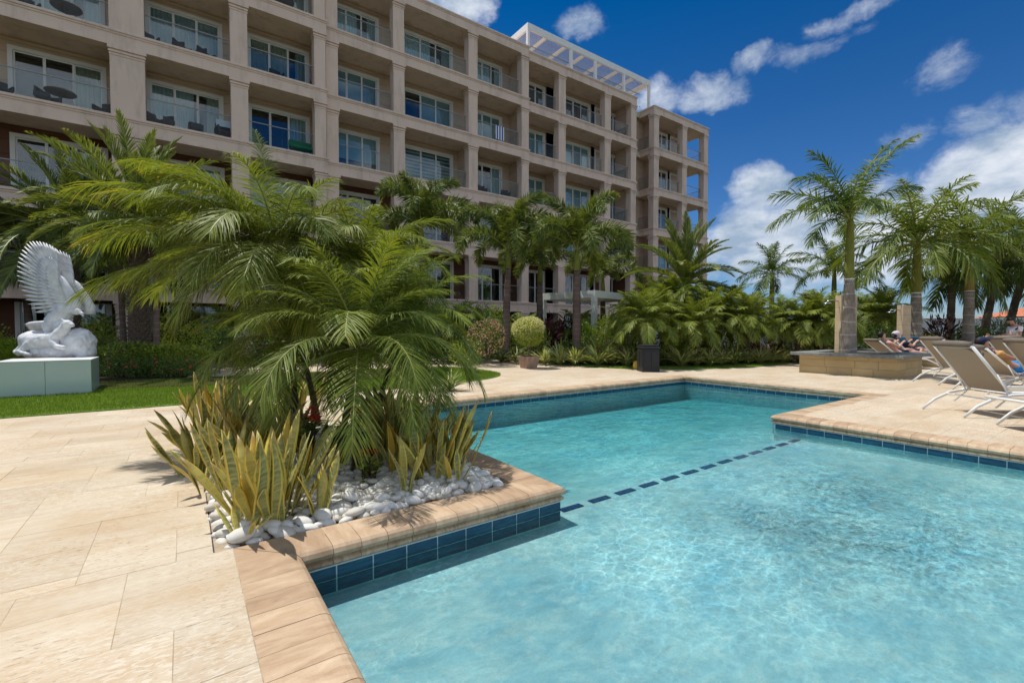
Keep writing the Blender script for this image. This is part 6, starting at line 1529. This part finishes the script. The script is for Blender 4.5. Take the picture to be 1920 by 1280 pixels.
def recliner(L, lab, ba, skin, top=None, shorts=None, cap=None, hair=True, glasses=True, arms='book', scale=1., kn=.12, long_=False):
    """person lying on lounger L, local x runs from head end to foot end"""
    t = thing('person', lab, 'person', tuple(L.location), L.rotation_euler.z)
    pv = Vector((.72, 0, .36+.10)); bd = Vector((-math.cos(ba), 0, math.sin(ba))); nv = Vector((math.sin(ba), 0, math.cos(ba)))
    pel = pv+nv*.02; J = {'pel': (tuple(pel), (.13, .10)), 'bel': (tuple(pel+bd*.16+nv*.01), (.135, .105)), 'che': (tuple(pel+bd*.36+nv*.02), (.155, .11)), 'shc': (tuple(pel+bd*.48+nv*.01), (.11, .08))}
    Ed = [('pel', 'bel'), ('bel', 'che'), ('che', 'shc')]
    fdir = (nv*.8-bd*.1+Vector((.35, 0, -.25))).normalized(); nk = pel+bd*.58+nv*.03; hc = pel+bd*.72+nv*.07
    hup = (bd*.9+Vector((0, 0, .5))).normalized(); add_head(J, Ed, tuple(nk), hc, fdir, hup, 'shc')
    for s, tg in ((-1, 'r'), (1, 'l')):
        sh = pel+bd*.46+Vector((0, s*.18, 0)); 
        if arms == 'book': el_ = sh-bd*.24+nv*.08+Vector((0, s*.06, 0)); wr = el_+Vector((.20, -s*.12, .13))
        else: el_ = sh-bd*.22+nv*.05+Vector((0, s*.07, 0)) if s < 0 else sh+bd*.10+nv*.26; wr = el_+Vector((.22, -s*.08, .03)) if s < 0 else pel+bd*.66+nv*.18+Vector((0, .08, 0))
        add_arm(J, Ed, tg, sh, el_, wr, (.7, 0, .7) if s < 0 else (.5, -.3, .8), 'shc', (0, 0, -1) if s < 0 else (-1, 0, 0))
        hip = pel+Vector((.06, s*.095, 0)); k_ = hip+Vector((.44, s*.04, kn if s > 0 else kn*.4)); an = k_+Vector((.42, s*.02, -(kn if s > 0 else kn*.4)-.02)); add_leg(J, Ed, tg, hip, k_, an, tuple(an+Vector((.06, s*.04, .17))), 'pel')
    skinmesh('body', J, Ed, skin, t)
    head_extras(t, hc, fdir, hup, hair, cap, glasses, long_)
    sh_ = {'w': (J['pel'][0], (.142, .112)), 'b': (tuple(pel+bd*.07), (.145, .115))}; se = [('b', 'w')]
    for tg in 'rl': sh_['h'+tg] = (J['hp'+tg][0], .104); sh_['t'+tg] = (tuple(Vector(J['hp'+tg][0]).lerp(Vector(J['kn'+tg][0]), .62)), .094); se += [('w', 'h'+tg), ('h'+tg, 't'+tg)]
    if shorts: skinmesh('shorts', sh_, se, shorts, t)
    if top:
        tp = {'w': (tuple(pel+bd*.04), (.150, .118)), 'b': (J['bel'][0], (.152, .120)), 'c': (J['che'][0], (.172, .126)), 's': (J['shc'][0], (.13, .095))}; te = [('w', 'b'), ('b', 'c'), ('c', 's')]
        for tg in 'rl': tp['s'+tg] = (J['sh'+tg][0], .074); tp['u'+tg] = (tuple(Vector(J['sh'+tg][0]).lerp(Vector(J['el'+tg][0]), .55)), .060); te += [('s', 's'+tg), ('s'+tg, 'u'+tg)]
        skinmesh('shirt', tp, te, top, t)
    return t, J, hc
p1, J1, h1 = recliner(lm, 'shirtless dark haired man in sunglasses reclining and reading', rad(46), M['skinp'], None, M['shorts'] if False else M['navy'])
p2_, J2, h2 = recliner(lw_, 'woman with pale pink cloth on head reclining and reading', rad(46), M['skinp'], M['navy'], M['navy'], long_=True)
q = ell((h2.x-.0, h2.y, h2.z+.045), (.125, .105, .095)); q.tube([(h2.x-.02, h2.y+.09, h2.z+.06), (h2.x-.0, h2.y+.12, h2.z-.08)], [.05, .02], 8); place('headscarf', q.mesh('headscarf', M['pinktowel'], True), p2_)
def book(par, J, lab):
    w_ = Vector(J['par'][0]).lerp(Vector(J['pal'][0]), .5); T = Matrix.Translation(par.location) @ Matrix.Rotation(par.rotation_euler.z, 4, 'Z') @ Matrix.Translation(w_+Vector((.03, 0, .03))) @ Matrix.Rotation(rad(-35), 4, 'Y')
    b = MB(); b.box(-.012, 0, -.15, -.002, -.1, .1, M=T @ Matrix.Rotation(.25, 4, 'Z')); b.box(-.012, 0, .002, .15, -.1, .1, M=T @ Matrix.Rotation(-.25, 4, 'Z')); tag(b.build('open_book', M['book']), lab, 'book')
book(p1, J1, 'open blue book held by the dark haired man'); book(p2_, J2, 'open blue book held by the woman reading')
p3_, J3, h3 = recliner(lc, 'man in navy cap, mustard shirt and blue shorts reclining', rad(38), M['skin'], M['tee'], M['shorts'], cap=M['navy'], arms='x')
# standing man in the white shirt, looking down at something dark in his hands
sp_ = atd(1902, 640, 15.0); t = thing('person', 'standing man in white t-shirt and jeans looking at his hands', 'person', (sp_.x, sp_.y, -.12), A_R+math.pi-.2)
J = {'pel': ((0, 0, .95), (.13, .16)), 'bel': ((.02, 0, 1.10), (.13, .16)), 'che': ((.02, 0, 1.30), (.13, .17)), 'shc': ((.0, 0, 1.43), (.08, .12))}; Ed = [('pel', 'bel'), ('bel', 'che'), ('che', 'shc')]
fd = Vector((.85, 0, -.5)); hc = Vector((.11, 0, 1.62)); add_head(J, Ed, (.04, 0, 1.51), hc, fd, (.5, 0, .85), 'shc')
for s, tg in ((-1, 'r'), (1, 'l')):
    add_arm(J, Ed, tg, (0, s*.19, 1.42), (.03, s*.25, 1.15), (.26, s*.10, 1.20), (.8, -s*.5, .2), 'shc', (0, 0, 1)); add_leg(J, Ed, tg, (0, s*.1, .9), (.03, s*.11, .48), (0, s*.12, .08), (.15, s*.14, .03), 'pel')
skinmesh('body', J, Ed, M['skin'], t); head_extras(t, hc, fd, (.5, 0, .85), True, None, False)
tp = {'w': ((0, 0, .93), (.155, .185)), 'b': (J['bel'][0], (.15, .18)), 'c': (J['che'][0], (.15, .19)), 's': (J['shc'][0], (.09, .14))}; te = [('w', 'b'), ('b', 'c'), ('c', 's')]
for tg in 'rl': tp['s'+tg] = (J['sh'+tg][0], .078); tp['u'+tg] = (tuple(Vector(J['sh'+tg][0]).lerp(Vector(J['el'+tg][0]), .6)), .064); te += [('s', 's'+tg), ('s'+tg, 'u'+tg)]
skinmesh('shirt', tp, te, M['wtee'], t)
tp = {'w': (J['pel'][0], (.14, .17))}; te = []
for tg in 'rl': tp['h'+tg] = (J['hp'+tg][0], .108); tp['t'+tg] = (J['th'+tg][0], .095); tp['k'+tg] = (J['kn'+tg][0], .075); tp['a'+tg] = (J['an'+tg][0], .06); te += [('w', 'h'+tg), ('h'+tg, 't'+tg), ('t'+tg, 'k'+tg), ('k'+tg, 'a'+tg)]
skinmesh('jeans', tp, te, M['jean'], t)
b = MB(); T = Matrix.Translation(t.location) @ Matrix.Rotation(t.rotation_euler.z, 4, 'Z'); b.box(.30, .44, -.12, .12, 1.20, 1.26, bev=.02, M=T); b.tube([T @ Vector((.3, -.1, 1.24)), T @ Vector((.2, -.16, 1.4)), T @ Vector((.02, -.1, 1.48))], .012, 5); tag(b.build('dark_bag', M['furn']), 'dark bag held by the standing man in white shirt', 'bag')
